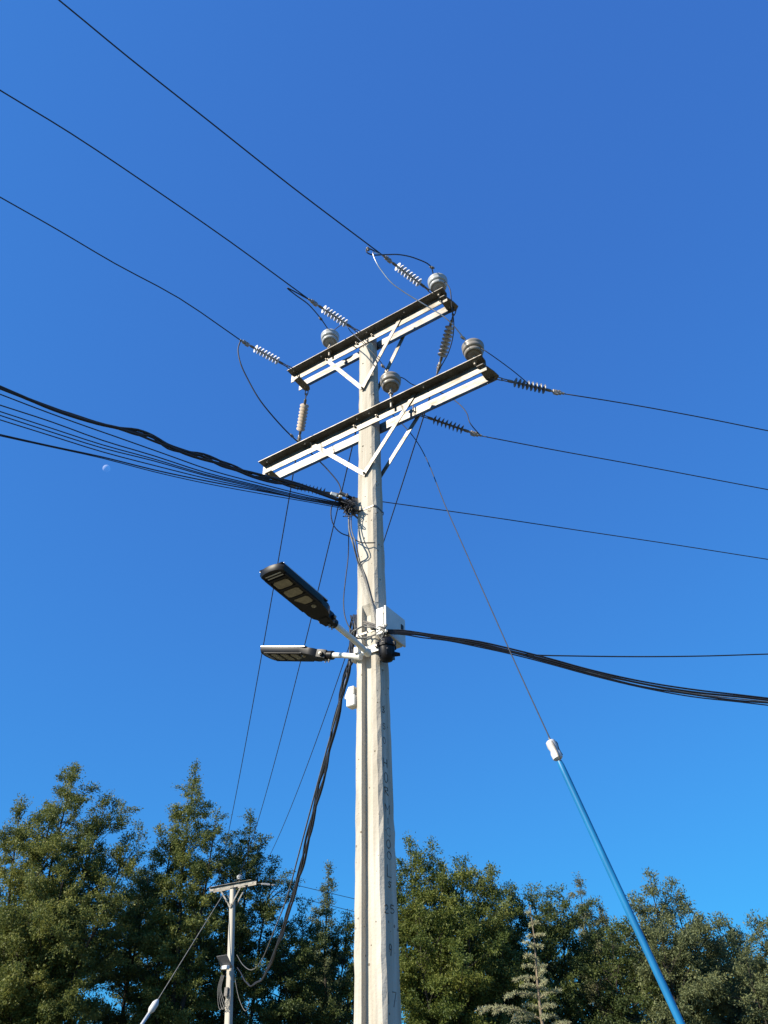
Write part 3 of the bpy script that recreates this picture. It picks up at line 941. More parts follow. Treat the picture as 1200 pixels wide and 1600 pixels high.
# ------------------------------------------------------------------ cabinet, splice closure, small fixture
c5 = pole_c(5.3)
W5 = pole_W(5.3)
OUT = .135
K = at_plane(603, 946, c5 + AX * (W5 + OUT), NX)
kn = (K - c5).dot(NX)
zt_ = K.z
zb_ = at_plane(606, 989, c5 + AX * (W5 + OUT), NX).z
wid = abs((at_plane(632, 957, c5 + AX * (W5 + OUT), NX) - K).dot(NX))
cab = thing('equipment_cabinet', 'pale grey metal cabinet fixed to the right side of the pole', 'cabinet', c5 + AX * (W5 + OUT / 2))
cen = c5 + AX * (W5 + .02 + (OUT - .02) / 2) + NX * (kn - wid / 2)
cen.z = (zt_ + zb_) / 2
m = MB(); m.box(cen - AX * .015, AX * ((OUT - .05) / 2), NX * (wid / 2), V((0, 0, (zt_ - zb_) / 2)), .006); m.build('cabinet_body', MT['cab'], cab)
fp = c5 + AX * (W5 + OUT - .022) + NX * (kn - wid / 2); fp.z = cen.z
m = MB(); m.box(fp + AX * .012, AX * .011, NX * (wid / 2 + .006), V((0, 0, (zt_ - zb_) / 2 + .006)), .005); door = m.build('door', MT['cab'], cab)
m = MB(); m.box(fp + AX * .026 - NX * wid * .33 + V((0, 0, .035)), AX * .004, NX * .020, V((0, 0, .028)), .003); m.build('latch', MT['black'], door)
for s in (-1, 1):
    m = MB(); m.tube([fp + NX * (wid / 2 + .008) + V((0, 0, s * .08 - .02)), fp + NX * (wid / 2 + .008) + V((0, 0, s * .08 + .02))], .007, 8)
    m.build('hinge', MT['bolt'], cab)
for s in (-1, 1):
    m = MB(); m.box(c5 + AX * (W5 + .012) + NX * (kn - wid / 2) + V((0, 0, cen.z - c5.z + s * .09)), AX * .02, NX * (.10), V((0, 0, .015)))
    m.build('mounting_rail', MT['steel'], cab)

K = at_plane(604, 1014, c5 + AX * (W5 + .09), NX)
spc = thing('splice_closure', 'black cable splice closure hanging under the grey cabinet on the pole', 'splice closure', K)
m = MB()
pr = [(.02, -.125), (.05, -.115), (.066, -.09), (.074, -.05), (.076, 0), (.072, .05), (.064, .085), (.05, .105), (.03, .112)]
m.lathe(pr, K, (AX * .05 + NX * .12 + V((0, 0, 1))), 20)
m.build('dome', MT['black'], spc, True, 50)
m = MB()
up = (AX * .05 + NX * .12 + V((0, 0, 1))).normalized()
m.lathe([(.078, -.012), (.086, -.012), (.086, .012), (.078, .012)], K + up * .03, up, 20)
for i in range(6):
    a_ = i * math.pi / 3
    d_ = AX * math.cos(a_) + NX * math.sin(a_)
    m.box(K + up * .03 + d_ * .086, d_ * .012, up.cross(d_) * .014, up * .02, .004)
    m.box(K - up * .04 + d_ * .073, d_ * .006, up.cross(d_) * .006, up * .05)
m.build('clamp_ring', MT['black'], spc)
for j, (q, e) in enumerate(((.03, -.075), (-.03, -.05))):
    m = MB(); s0 = K + up * e + AX * .05; m.tube([s0, s0 + AX * .06 - NX * .05 + V((0, 0, q * .3))], [.016, .011], 10); m.build('cable_port', MT['black'], spc)
m = Bolts()
bolt(m, K + up * .06 + NX * .072, NX + AX, .009, .012); bolt(m, K - up * .03 + NX * .06 + AX * .04, NX + AX, .009, .012)
m.build('bolt', MT['bolt'], spc)

fx = thing('fixture_box', 'small white two piece fixture on the left edge of the pole below the lamps', 'fixture', at(553, 1088, 6.5))
def fxm(m, x, y, Y, a, n_, z_, tilt=0):
    P = at(x, y, Y)
    m.box(P, AX * a, NX * n_ , V((0, 0, z_)) + NX * tilt, .008)
m = MB()
poly = [(0, .06), (.055, .06), (.10, -.03), (.09, -.05), (0, -.015)]
Pf = at(557, 1084, 6.52)
m.prism(poly, Pf - NX * .05, -AX, V((0, 0, 1)), NX * .10)
m.build('hood', MT['cab'], fx)
m = MB(); fxm(m, 551.5, 1097, 6.52, .045, .045, .052); m.build('body', MT['white'], fx)
m = MB(); m.tube([at(556, 1088, 6.52), at(553, 1093, 6.52)], .014, 8); m.tube([at(562, 1094, 6.52), at(553, 1094, 6.52)], .016, 8); m.build('bracket', MT['steel'], fx)

# ------------------------------------------------------------------ right comm cables
RP = c5 + AX * (W5 + .05) + NX * (kn + .06)
def rcomm(px, far=40, zfar=5.6):
    return comm(px, RD, RP, far, zfar)
for i, (dy0, dy1, r, lab) in enumerate(((-2.5, -6, .0085, 'top black cable of the bundle sagging to the right edge'), (0, -2, .0105, 'thick black cable in the middle of the bundle sagging to the right'),
                                   (1.5, 2.5, .0085, 'lower black cable of the bundle sagging to the right edge'), (3, 6, .0065, 'lowest thin black cable of the bundle sagging to the right'), (-.5, 0, .006, 'pale grey cable wound into the bundle sagging to the right'))):
    base = [(604, 987), (630, 988), (660, 992), (700, 998), (750, 1007), (800, 1018), (860, 1033), (920, 1050), (1000, 1069), (1080, 1083), (1150, 1091), (1200, 1096)]
    rr = random.Random(i + 20)
    px = [(x, y + dy0 + (dy1 - dy0) * (k / 11) + rr.uniform(-1.0, 1.0) * (1 if k > 1 else 0)) for k, (x, y) in enumerate(base)]
    wire('comm_cable', rcomm(px), r, MT['grey_cable' if i == 4 else 'cable'], lab, 'cable', 'cables in the right bundle', 0.1)
wire('comm_cable', rcomm([(606, 984), (640, 990), (700, 999), (750, 1009), (790, 1018), (830, 1023), (900, 1025), (1000, 1026), (1100, 1025), (1200, 1022)], 40, 6.5), .0065, MT['cable'],
     'single black cable running level to the right above the sagging bundle', 'cable')
# clamp and loops where they land
rb = thing('cable_bracket', 'grey cable anchor with loops wound round the pole above the lamps', 'cable clamps', nface(585, 985))
m = MB()
lp = [(596, 985), (588, 981), (578, 980), (568, 979), (560, 983), (551, 987)]
m.tube(spline([nface(x, y, .03) for x, y in lp[:4]] + PX([(560, 982, 6.30), (550, 988, 6.34), (549, 993, 6.36), (556, 997, 6.30)]) + [nface(x, y, .03) for x, y in ((566, 997), (580, 994), (594, 988))]), .0075, 8)
m.build('cable_loop', MT['grey_cable'], rb, True)
m = MB()
m.tube(spline([nface(x, y, .02) for x, y in ((568, 971), (578, 974), (590, 979), (600, 984))]), .012, 8)
m.tube(spline([nface(x, y, .03) for x, y in ((569, 974), (580, 978), (592, 983), (603, 987))]), .009, 8)
m.build('anchor_rod', MT['dark_steel'], rb)
for x, y in ((598, 983), (603, 988), (594, 980)):
    m = MB(); m.box(nface(x, y, .04), AX * .03, NX * .015, V((0, 0, .012)), .004)
    m.build('wedge_clamp', MT['black'], rb)
m = MB(); band(m, nface(580, 985).z, .004, .010); m.build('pole_band', MT['steel'], rb)
m = MB()
rnd = random.Random(9)
for i in range(6):
    pts = [nface(rnd.uniform(585, 606), rnd.uniform(975, 1000), rnd.uniform(.02, .09)) for _ in range(4)]
    m.tube(spline(pts, .03), .005, 6)
m.build('cable_tangle', MT['grey_cable'], rb)

# ------------------------------------------------------------------ guy wire with insulator and blue guard
GY = 6.62
ga = at(598, 572, GY)
gt = at(866, 1172, 6.3)
gb_px = at(1064, 1600, 6.15)
gd = (gb_px - gt).normalized()
gb = gt + gd * ((0.02 - gt.z) / gd.z)
guy = thing('guy_wire', 'steel guy wire right of the pole with a long blue guard tube', 'guy wire', gb)
m = MB(); m.tube(spline([pole_c(8.45) + AX * .06 - NX * .09, at(650, 688, 6.58), at(700, 800, 6.53), at(760, 935, 6.45), at(815, 1058, 6.38), at(862, 1160, 6.31)], .1), .0052, 6); m.build('strand', MT['wire'], guy)
m = MB()
u_ = gd
c = gt
m.tube([c - u_ * .085, c - u_ * .075, c - u_ * .03, c, c + u_ * .03, c + u_ * .075, c + u_ * .085], [.03, .042, .044, .034, .044, .042, .03], 14)
m.build('strain_insulator', MT['polymer'], guy, True, 40)
m = MB()
s_ = u_.cross(V((0, 1, 0))).normalized()
m.tube(spline([c - u_ * .11, c - u_ * .06 + V((0, -.04, 0)), c + u_ * .02 + V((0, -.047, 0)), c + u_ * .07 + V((0, -.045, 0)), c + u_ * .12]), .006, 6)
m.tube(spline([at(861, 1158, 6.31), c - u_ * .06 + s_ * .046, c + s_ * .040, c + u_ * .06 + s_ * .046]), .006, 6)
m.build('strand_loop', MT['dark_steel'], guy)
m = MB()
t0 = c + u_ * .10
m.tube([t0, t0 + u_ * .04, t0 + u_ * .12, gb], [.020, .0255, .0265, .0265], 16); m.build('guard_tube', MT['guard'], guy, True, 40)

# ------------------------------------------------------------------ second pole, far along the line
BY = 37.0
B0, B1 = at(357, 1600, BY), at(364, 1381, BY)
slope = (B1 - B0) / (B1.z - B0.z)
def bp(z): return B0 + slope * (z - B0.z)
bpole = thing('utility_pole', 'distant slim concrete power pole with a single crossarm before the trees', 'utility pole', bp(0))
m = MB()
for i in range(12):
    pass
ringz = [0, 3, 5, 7, 9, B1.z]
vs, fs = [], []
for z in ringz:
    w = .5 * (.33 - .012 * z)
    d = w * .85
    c_ = .03
    for p, q in ((-w + c_, d), (w - c_, d), (w, d - c_), (w, -d + c_), (w - c_, -d), (-w + c_, -d), (-w, -d + c_), (-w, d - c_)):
        vs.append(bp(z) + AX * p + NX * q)
for i in range(len(ringz) - 1):
    for k in range(8):
        fs.append((i * 8 + k, i * 8 + (k + 1) % 8, i * 8 + 8 + (k + 1) % 8, i * 8 + 8 + k))
fs += [tuple(range(8)), tuple(range(len(vs) - 8, len(vs)))]
m.add(vs, fs); m.build('concrete_shaft', MT['concrete_far'], bpole)
zt = B1.z - .02
for s in (1, -1):
    m = MB()
    m.prism([(0, 0), (FL, 0), (FL, -.012), (.012, -.012), (.012, -.17), (0, -.17)], bp(zt) + NX * (s * .12) - AX * 1.25, NX * s, V((0, 0, 1)), AX * 2.5)
    m.build('crossarm', MT['steel'], bpole)
    for q in (-.62, .62):
        m = MB()
        a0 = bp(zt - .16) + AX * q + NX * (s * .14); b0 = bp(zt - .95) + NX * (s * .14)
        m.box((a0 + b0) / 2, (b0 - a0) / 2, (b0 - a0).cross(NX).normalized() * .035, NX * .008)
        m.build('brace', MT['steel'], bpole)
def far_pin(q, label):
    o = copy_tree(pin_a)
    o.location = bp(zt) + AX * q + NX * .18
    o.scale = (1.1, 1.1, 1.1)
    o['label'] = label
    o['group'] = 'pin insulators on the far pole'
far_pin(.52, 'small pale pin insulator standing on the crossarm of the distant pole')
for q, e in ((1.05, 'right'),):
    o = copy_tree(str_a)
    o.location = bp(zt - .1) + AX * 1.25 - NX * .15
    o.rotation_euler = V((.97, .05, -.08)).to_track_quat('X', 'Z').to_euler()
    o['label'] = 'pale strain insulator off the right end of the distant pole crossarm'
    o['group'] = 'strain insulators on the far pole'
# lines from the main pole to the far pole
for key, q, px, lab in (('F1', -1.15, [(466, 747), (447, 850), (428, 940), (400, 1080), (379, 1200), (362, 1290)], 'left bare power line dropping from the upper crossarm to the distant pole'),
                        ('F2', 0.0, [(557, 697), (540, 770), (526, 832), (500, 935), (465, 1075), (437, 1180), (410, 1283)], 'middle bare power line dropping left of the pole to the distant pole'),
                        ('F3', 1.15, [(660, 672), (632, 752), (600, 858), (560, 985), (522, 1095), (475, 1225), (431, 1330)], 'right bare power line passing behind the pole to the distant pole')):
    E_ = bp(zt - .1) + AX * q
    P = ends[key]
    d = V((E_.x - P.x, E_.y - P.y, 0)).normalized()
    L = V((E_.x - P.x, E_.y - P.y, 0)).length
    # sag chosen from the sight lines
    best = None
    for sag in [i * .05 for i in range(0, 40)]:
        err = 0
        for (x, y) in px:
            e1 = 1e9
            for k in range(1, 60):
                f = k / 60
                p_ = P.lerp(E_, f) - V((0, 0, 4 * sag * f * (1 - f)))
                q_ = p_ - EYE
                dz = q_.dot(FWD)
                X_ = 600 + FPX * q_.dot(RGT) / dz; Y_ = 800 - FPX * q_.dot(UPV) / dz
                e1 = min(e1, (X_ - x) ** 2 + (Y_ - y) ** 2)
            err += e1
        if best is None or err < best[0]:
            best = (err, sag)
    sag = best[1]
    print('sag', key, best)
    pts = [P.lerp(E_, f) - V((0, 0, 4 * sag * f * (1 - f))) for f in [i / 40 for i in range(41)]]
    wire('power_line', pts, 0.0085, MT['wire'], lab, 'power line', 'bare power lines to the far pole', 0.6)

# comm bundle sagging to the far pole
BP = pole_c(5) - AX * (pole_W(5) + .02) - NX * .03
BE = bp(6.3) + AX * .18
bd = V((BE.x - BP.x, BE.y - BP.y, 0)).normalized()
def bz(px):
    return [at_plane(x, y, BP, bd) for x, y in px]
bundle = [(553, 962), (551, 1000), (548, 1030), (540, 1060), (528, 1110), (515, 1170), (500, 1230), (486, 1290), (472, 1350), (458, 1400), (442, 1455), (425, 1500), (408, 1530), (393, 1541), (382, 1532), (370, 1512)]
for i in range(4):
    rr = random.Random(i + 40)
    dense = []
    for k in range(len(bundle) - 1):
        for f in (0, .5):
            dense.append((bundle[k][0] + (bundle[k + 1][0] - bundle[k][0]) * f, bundle[k][1] + (bundle[k + 1][1] - bundle[k][1]) * f))
    dense.append(bundle[-1])
    px = [(x + (3.4 * math.sin(k * (.9 + .17 * i) + i * 1.6) + rr.uniform(-1.2, 1.2)) * (1.1 - k / 40), y) for k, (x, y) in enumerate(dense)]
    wire('comm_cable', [BP + V((.06, .12, .55 + .03 * i)), BP + V((.02, .03, .3))] + bz(px), (.0165, .0145, .013, .010)[i], MT['cable'],
         ('thickest black cable of the bundle sagging down to the distant pole', 'second black cable of the bundle sagging down to the distant pole', 'third black cable of the bundle sagging down to the distant pole', 'thinnest black cable of the bundle sagging down to the distant pole')[i],
         'cable', 'cables in the bundle to the far pole', 0.15)
wire('comm_cable', bz([(541, 1062), (500, 1210), (468, 1330), (449, 1400), (430, 1450), (410, 1498), (395, 1515), (380, 1508), (370, 1492)]), .010, MT['grey_cable'], 'grey cable sagging inside the curve of the black bundle to the distant pole', 'cable', None, 0.15)
sf = thing('solar_floodlight', 'small tilted solar panel floodlight on the distant pole', 'floodlight', bp(6.2))
c = at(351, 1503, 36.6)
m = MB(); m.box(c, V((.21, 0.02, .03)), V((.13, .12, -.22)), V((.0, .025, .012)), .008); m.build('solar_panel', MT['dark_steel'], sf)
m = MB(); m.box(at(352, 1512, 36.6), AX * .16, NX * .10, V((0, 0, .07)), .02); m.tube([c, bp(c.z)], .035, 8); m.build('lamp_head', MT['white'], sf)
m = MB()
for k in range(4):
    x0 = 350 + k * 6
    m.tube(spline([bp(6.2) + NX * .2 + AX * (-.3 + .05 * k), bp(5.7) + NX * .25 + AX * (-.42 + .06 * k), bp(5.0) + NX * .25 + AX * (-.25 + .15 * k), bp(5.4) + NX * .25 + AX * (.2 + .03 * k), bp(6.0) + NX * .2 + AX * .22]), .013, 6)
m.tube(spline([bp(6.3) + AX * .2, bp(5.3) + AX * .55, bp(4.9) + AX * .9, bp(5.3) + AX * 1.1]), .012, 6)
tag(m.build('cable_coil', MT['grey_cable']), 'loose grey cable loops coiled on the distant pole under its floodlight', 'cable coil')
m = MB()
m.box(bp(5.6) + NX * .19, AX * .09, NX * .04, V((0, 0, .16)), .01)
tag(m.build('junction_box', MT['dark_steel']), 'small dark box on the front of the distant pole', 'junction box')
g0, g1, g2 = at(349, 1397, 36.9), at(243, 1568, 34.8), at(222, 1600, 34.5)
gd = (g2 - g1).normalized()
ge = g1 + gd * ((.02 - g1.z) / gd.z)
fg = thing('guy_wire', 'grey guy wire left of the distant pole with a pale guard tube', 'guy wire', ge)
m = MB(); m.tube([g0, g1], .020, 6); m.build('strand', MT['grey_cable'], fg)
m = MB(); m.tube([g1 - gd * .15, g1, g1 + gd * .25, g1 + gd * .4], [.05, .13, .13, .05], 10); m.build('strain_insulator', MT['polymer'], fg, True)
m = MB(); m.tube([g1 + gd * .4, ge], .065, 10); m.build('guard_tube', MT['guard_white'], fg, True)
for i, (a_, b_, lab) in enumerate((((420, 1373), (552, 1404), 'upper thin distant line right of the far pole between the trees'), ((424, 1392), (552, 1424), 'lower thin distant line right of the far pole between the trees'))):
    A = at(a_[0], a_[1], BY); B = at(b_[0], b_[1], BY + 2)
    E2 = B + (B - A) * 2.0
    wire('power_line', [A, B, E2], .012, MT['wire'], lab, 'power line', 'thin lines beyond the far pole', 1.0)

# ------------------------------------------------------------------ trees
def leaf_mesh(name, ctr, dirs, per, spread, ln, wd, rng, material, parent, droop=0.25, flat=0.6):
    n = len(ctr) * per
    C = np.repeat(ctr, per, axis=0); Dv = np.repeat(dirs, per, axis=0)
    off = rng.normal(0, 1, (n, 3)) * spread * np.array([1, 1, flat])
    C = C + off + Dv * (rng.uniform(-1, 1, (n, 1)) * spread * 1.2)
    ax = Dv * 0.8 + rng.normal(0, 0.75, (n, 3)); ax[:, 2] -= droop
    ax /= np.linalg.norm(ax, axis=1, keepdims=True)
    rv = rng.normal(0, 1, (n, 3)); rv[:, 2] += 0.0
    sd = np.cross(ax, rv); sd /= np.linalg.norm(sd, axis=1, keepdims=True) + 1e-9
    up = np.cross(sd, ax)
    L = ln * rng.uniform(0.6, 1.35, (n, 1)); Wd = wd * rng.uniform(0.65, 1.3, (n, 1))
    P = np.empty((n, 4, 3), dtype=np.float32)
    P[:, 0] = C
    P[:, 1] = C + ax * L * .45 + sd * Wd * .5 + up * Wd * .18
    P[:, 2] = C + ax * L
    P[:, 3] = C + ax * L * .5 - sd * Wd * .5 + up * Wd * .18
    off0 = np.array(parent.location) if parent is not None else np.zeros(3)
    P -= off0
    me = bpy.data.meshes.new(name)
    me.vertices.add(n * 4); me.loops.add(n * 4); me.polygons.add(n)
    me.vertices.foreach_set('co', P.reshape(-1))
    me.loops.foreach_set('vertex_index', np.arange(n * 4, dtype=np.int32))
    me.polygons.foreach_set('loop_start', np.arange(0, n * 4, 4, dtype=np.int32))
    me.update(calc_edges=True)
    me.materials.append(material)
    o = bpy.data.objects.new(name, me); COL.objects.link(o); o.parent = parent
    return o

def tree(label, group, Y, stems, leaf, seed, zlow=1.6, dens=1.0, per=13, ln=0.125, wd=0.052, spread=0.115, cat='tree', asym=0.35, name='tree', bark='bark'):
    """stems: (px, py, crown half width in m, pointedness); each is a leader ending at that sight line"""
    rnd = random.Random(seed); rng = np.random.default_rng(seed)
    tops = [at(x, y, Y + dy) for x, y, _, _, dy in stems]
    bx = sum(p.x for p in tops) / len(tops); by = sum(p.y for p in tops) / len(tops)
    root = thing(name, label, cat, (bx, by, 0), group)
    base = V((bx, by, 0))
    tk = MB()
    ctr, dirs = [], []
    Hm = max(p.z for p in tops)
    fork = base + V((rnd.uniform(-.2, .2), 0, Hm * .14))
    if len(tops) > 1:
        tk.tube([base, base.lerp(fork, .5) + V((.05, 0, 0)), fork], [Hm * .022, Hm * .017, Hm * .015], 9)
    for (x, y, hw, pw, dy), top in zip(stems, tops):
        H = top.z
        s0 = fork if len(tops) > 1 else base
        pts = [s0, s0.lerp(top, .3) + V((rnd.uniform(-.25, .25), rnd.uniform(-.25, .25), 0)) + V(((top.x - s0.x) * .12, 0, 0)),
               s0.lerp(top, .65) + V((rnd.uniform(-.2, .2), rnd.uniform(-.2, .2), 0)) + V(((top.x - s0.x) * .10, 0, 0)), top]
        path = spline(pts, .25)
        m_ = len(path)
        r0 = Hm * (.0085 if len(tops) > 1 else .011)
        tk.tube(path, [r0 * (1 - .93 * i / (m_ - 1)) for i in range(m_)], 7)
        # branches
        zz = max(zlow, s0.z + .3)
        phi = rnd.uniform(0, 6.28)
        gap = .22 / dens
        while zz < H - .30:
            i = min(range(m_), key=lambda q: abs(path[q].z - zz))
            p = path[i]
            dd = H - zz
            R = 1.18 * hw * min(1.0, (dd / (pw * hw)) ** .80) * (0.80 + 0.3 * math.sin(zz * 1.7 + seed) * math.sin(phi * 1.0 + zz))
            phi += 2.4 + rnd.uniform(-.5, .5)
            L = max(.10 + .14 * min(1, dd), R * rnd.uniform(.55, 1.18))
            if rnd.random() < .07: L *= 1.22
            el = rad(18 + 34 * max(0, 1 - dd / (H * .6)) + (24 if dd < 1.4 else 0) + rnd.uniform(-14, 16))
            hd = V((math.cos(phi), math.sin(phi), 0))
            d = hd * math.cos(el) + V((0, 0, math.sin(el)))
            bp_ = []
            q = V(p)
            nseg = max(3, int(L / .3))
            for k in range(nseg + 1):
                bp_.append(V(q))
                d = (d + V((rnd.uniform(-.16, .16), rnd.uniform(-.16, .16), rnd.uniform(-.14, .13)))).normalized()
                q = q + d * (L / nseg)
            if L > .7:
                tk.tube(bp_, [max(.006, .016 * L * (1 - k / (nseg + .6))) for k in range(nseg + 1)], 4, False)
            nt_ = max(2, int(L * (4.4 if dd > 2.2 else 3.0) * dens))
            for t in range(nt_):
                f = rnd.uniform(.20, 1.0) ** .75
                k = min(nseg - 1, int(f * nseg))
                o = bp_[k].lerp(bp_[k + 1], f * nseg - k)
                bd_ = (bp_[k + 1] - bp_[k]).normalized()
                sdv = V((rnd.gauss(0, 1), rnd.gauss(0, 1), rnd.gauss(.15, .7))).normalized()
                td = (bd_ * .7 + sdv * .8).normalized()
                tl = rnd.uniform(.18, .55) * min(1.3, .30 + .5 * L)
                for e in ((.45, .72, 1.0) if dd > 1.1 else (1.0,)):
                    ctr.append(o + td * (tl * e)); dirs.append(td)
            ctr.append(bp_[-1]); dirs.append(d)
            zz += gap * rnd.uniform(.5, 1.5) * (1.0 if dd > 1.5 else 1.5)
        for k in range(3):
            ctr.append(top - V((rnd.uniform(-.06, .06), rnd.uniform(-.06, .06), .22 * k))); dirs.append(V((rnd.uniform(-.4, .4), rnd.uniform(-.4, .4), 1)).normalized())
    tk.build('trunk', MT[bark], root, True)
    leaf_mesh('crown', np.array([tuple(c) for c in ctr]), np.array([tuple(d) for d in dirs]), per, spread, ln, wd, rng, LEAF[leaf], root)
    return root

GT = 'broad evergreen trees along the back'
T = [
    ('big olive tree at the far left with an uneven feathery top', 41, [(120, 1197, 2.6, 1.7, 0), (34, 1246, 1.45, 2.0, -1), (172, 1238, 2.0, 1.6, .5), (208, 1303, 2.1, 1.4, .5), (82, 1266, 2.0, 1.4, -2), (-45, 1440, 2.6, 1.2, -1), (105, 1350, 2.8, 1.0, -2.5), (180, 1385, 2.4, 1.0, -2.5), (40, 1420, 2.6, 1.0, -3)], 'warm', 1),
    ('tall narrow topped tree behind the left of the distant pole', 42, [(308, 1190, 1.5, 2.6, 0), (275, 1268, 1.5, 1.6, 1), (340, 1265, 1.4, 1.8, -.5)], 'olive', 2),
    ('dark tree rising right behind the distant pole', 43, [(392, 1268, 1.6, 2.0, 0), (432, 1345, 1.5, 1.3, .5), (362, 1310, 1.5, 1.5, 1)], 'dark', 3),
    ('low dark tree filling the gap between the big left tree and the narrow one', 44, [(245, 1330, 1.9, 1.3, 0), (222, 1370, 2.0, 1.1, 1)], 'dark', 4),
    ('dark bushy tree below the sagging cables left of the main pole', 45, [(470, 1405, 1.7, 1.3, 0), (440, 1440, 1.8, 1.2, -1), (545, 1432, 1.5, 1.5, 1)], 'dark', 5),
    ('slender pale poplar standing left of the main pole', 50, [(515, 1350, .95, 4.2, 0)], 'grey', 6),
    ('yellow green bushy tree right behind the main pole', 40, [(640, 1305, 1.2, 2.0, 0), (676, 1312, 1.1, 2.2, .3), (625, 1370, 1.6, 1.3, -.5), (725, 1345, 2.0, 1.2, .5), (690, 1365, 2.0, 1.2, -1), (655, 1420, 2.4, 1.0, -2), (735, 1425, 2.4, 1.0, -2)], 'bright', 7),
    ('dark green bushy tree between the yellow green tree and the cedar', 41, [(768, 1358, 1.9, 1.2, 0), (800, 1385, 1.7, 1.2, .5), (745, 1390, 1.9, 1.1, -1), (785, 1450, 2.4, 1.0, -2)], 'olive', 8),
    ('dark low crowned tree behind the small cedar', 42, [(828, 1384, 1.7, 1.3, 0), (872, 1392, 1.7, 1.3, .5), (850, 1420, 2.0, 1.1, -1)], 'dark', 9),
    ('slender pale poplar behind the blue guard tube', 49, [(903, 1368, .85, 3.4, 0), (935, 1405, .8, 3, .5)], 'pale', 10),
    ('deep green tree low between the pale poplar and the right trees', 42, [(920, 1440, 2.0, 1.2, 0), (955, 1455, 1.9, 1.2, -1)], 'dark', 11),
    ('tall grey green tree just right of the blue guard tube', 41, [(1014, 1364, 1.6, 1.6, 0), (1048, 1376, 1.6, 1.6, .5), (985, 1402, 1.7, 1.3, 0), (1075, 1412, 1.6, 1.4, -.5), (1030, 1450, 2.4, 1.0, -2)], 'grey', 12),
    ('grey green tree with twin tops near the right edge', 43, [(1124, 1428, 1.5, 1.8, 0), (1098, 1450, 1.6, 1.4, -1), (1150, 1455, 1.6, 1.4, .5)], 'grey', 13),
    ('grey green tree cut off by the right edge of the view', 40, [(1180, 1428, 1.4, 1.8, 0), (1210, 1440, 1.9, 1.4, -.5), (1160, 1478, 1.8, 1.2, -1)], 'grey', 14),
]
T2 = [
    ('dense dark tree hidden low behind the big tree at the left edge', 48, [(-20, 1390, 3.2, 1, 0), (70, 1380, 3.2, 1, 1), (140, 1400, 3.2, 1, 2)], 'dark', 31),
    ('dense dark tree low behind the distant pole and its guy wire', 50, [(225, 1420, 3.2, 1, 0), (300, 1400, 3.2, 1, 1), (370, 1420, 3.2, 1, 2)], 'dark', 32),
    ('dense dark tree low behind the cables left of the main pole', 53, [(430, 1470, 3.0, 1, 0), (500, 1465, 3.2, 1, 1), (570, 1460, 3.2, 1, 2)], 'dark', 33),
    ('dense dark tree low behind the yellow green tree', 50, [(640, 1430, 3.2, 1, 0), (710, 1430, 3.2, 1, 1), (780, 1440, 3.2, 1, 2)], 'dark', 34),
    ('dense dark tree low behind the cedar and the blue guard tube', 51, [(850, 1460, 3.2, 1, 0), (920, 1465, 3.2, 1, 1), (990, 1460, 3.2, 1, 2)], 'dark', 35),
    ('dense dark tree low behind the grey green trees at the right edge', 50, [(1060, 1470, 3.2, 1, 0), (1130, 1480, 3.2, 1, 1), (1210, 1480, 3.2, 1, 2)], 'dark', 36),
]
for lab, Y, st, lf, sd in T:
    tree(lab, 'trees along the back', Y, st, lf, sd, dens=1.22, per=22)
for lab, Y, st, lf, sd in T2:
    tree(lab, 'trees along the back', Y, st, lf, sd, dens=1.0, per=9, ln=.26, wd=.12)

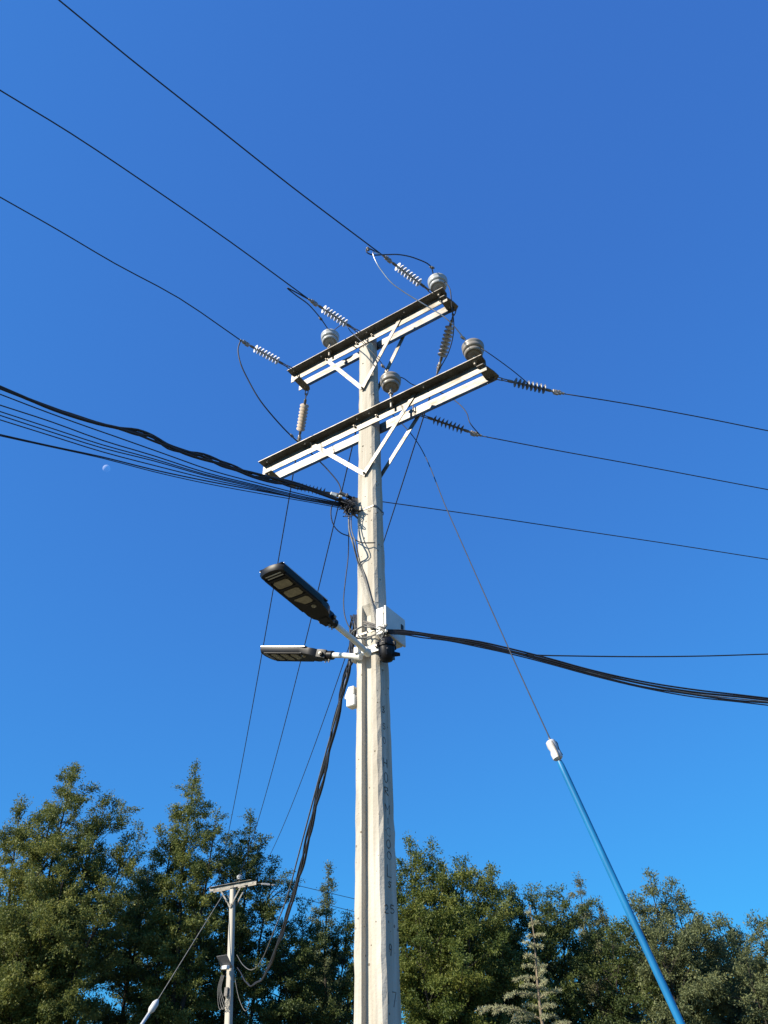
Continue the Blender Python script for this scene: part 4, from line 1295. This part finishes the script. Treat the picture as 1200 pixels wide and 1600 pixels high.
# young cedar
def cedar(Y):
    rnd = random.Random(77); rng = np.random.default_rng(77)
    top = at(828, 1418, Y); 
    bxp = at(848, 1600, Y)
    sl_ = (top - bxp) / (top.z - bxp.z)
    base = top - sl_ * top.z
    root = thing('cedar_tree', 'small pale young cedar with sparse drooping branches in front of the trees', 'tree', base)
    tk = MB()
    path = [base.lerp(top, k / 12) + V((.015 * math.sin(k * 1.3), 0, 0)) for k in range(13)]
    tk.tube(path, [.055 * (1 - .88 * k / 12) for k in range(13)], 8)
    ctr, dirs = [], []
    z = top.z - .10
    phi = 0
    arms_ = [(.95, 2.9, .42), (1.2, 3.4, .55), (1.42, 3.05, 1.05), (1.5, 3.6, .85), (1.58, .2, .42), (1.7, 2.7, .9), (1.9, 3.2, 1.0)]
    while z > .5:
        f = (top.z - z)
        p = base + sl_ * z
        L0 = .07 + .24 * f if f < 1.6 else min(.62, .54 + .1 * (f - 1.6))
        nb_ = rnd.choice((2, 2, 3)) if f < 1.2 else 3
        for b in range(nb_ + (1 if arms_ and f > arms_[0][0] else 0)):
            phi += 2.1 + rnd.uniform(-.5, .5)
            L = L0 * rnd.uniform(.6, 1.2)
            if b == nb_: _, phi, L = arms_.pop(0)
            d = V((math.cos(phi), math.sin(phi), rnd.uniform(.3, .7))).normalized()
            q = V(p); pts = [V(q)]
            nseg = 6
            for k in range(nseg):
                d = (d + V((rnd.uniform(-.06, .06), rnd.uniform(-.06, .06), -.12))).normalized()
                q = q + d * (L / nseg); pts.append(V(q))
            tk.tube(pts, [max(.003, .010 * (1 - k / 7)) for k in range(nseg + 1)], 5, False)
            n_ = int(10 + L * 80)
            for k in range(n_):
                ff = rnd.uniform(.08, 1)
                i = min(nseg - 1, int(ff * nseg))
                o = pts[i].lerp(pts[i + 1], ff * nseg - i)
                ctr.append(o); dirs.append((d * .3 + V((rnd.gauss(0, .6), rnd.gauss(0, .6), .5))).normalized())
            if L > .4:
                for t in range(int(L * 9)):
                    ff = rnd.uniform(.3, .95); i = min(nseg - 1, int(ff * nseg))
                    o = pts[i].lerp(pts[i + 1], ff * nseg - i)
                    s = 1 if t % 2 else -1
                    dv = (d * .6 + V((-d.y, d.x, 0)) * s + V((0, 0, -.25))).normalized()
                    ll = L * .28 * rnd.uniform(.5, 1)
                    tk.tube([o, o + dv * ll], [.004, .002], 4, False)
                    for e in range(int(ll * 45) + 2):
                        ctr.append(o + dv * ll * rnd.random()); dirs.append((dv * .3 + V((rnd.gauss(0, .6), rnd.gauss(0, .6), .5))).normalized())
        z -= rnd.uniform(.12, .19)
    for k in range(10):
        ctr.append(top - sl_ * (.03 * k)); dirs.append(V((rnd.gauss(0, .4), rnd.gauss(0, .4), 1)).normalized())
    tk.build('trunk', MT['bark_pale'], root, True)
    leaf_mesh('crown', np.array([tuple(c) for c in ctr]), np.array([tuple(d) for d in dirs]), 7, .008, .044, .007, rng, LEAF['needle'], root, droop=0, flat=1)
cedar(14.0)

# ------------------------------------------------------------------ moon
md_ = ray(166.5, 732).normalized()
R_ = 1500.0
m = MB()
P = EYE + md_ * R_
rr = R_ * math.tan(rad(.262))
m.lathe([(rr * math.sin(math.pi * i / 24), -rr * math.cos(math.pi * i / 24)) for i in range(13)], P, md_, 40)
m.f = m.f[:-1]                                          # the near hemisphere, the only one ever seen
mm = bpy.data.materials.new('moon_dust'); mm.use_nodes = True
t = mm.node_tree; t.nodes.clear()
df = t.nodes.new('ShaderNodeBsdfDiffuse')
tcn = t.nodes.new('ShaderNodeTexCoord'); nzn = t.nodes.new('ShaderNodeTexNoise'); nzn.inputs['Scale'].default_value = .12
rpn = t.nodes.new('ShaderNodeValToRGB'); rpn.color_ramp.elements[0].color = (.10, .10, .10, 1); rpn.color_ramp.elements[1].color = (.30, .29, .26, 1)
t.links.new(tcn.outputs['Object'], nzn.inputs['Vector']); t.links.new(nzn.outputs['Fac'], rpn.inputs['Fac']); t.links.new(rpn.outputs[0], df.inputs['Color'])
tp = t.nodes.new('ShaderNodeBsdfTransparent'); ad = t.nodes.new('ShaderNodeAddShader'); ou = t.nodes.new('ShaderNodeOutputMaterial')
t.links.new(df.outputs[0], ad.inputs[0]); t.links.new(tp.outputs[0], ad.inputs[1]); t.links.new(ad.outputs[0], ou.inputs['Surface'])
mo = m.build('moon', mm, None, True)
tag(mo, 'faint daytime crescent moon low in the left sky below the cables', 'moon')
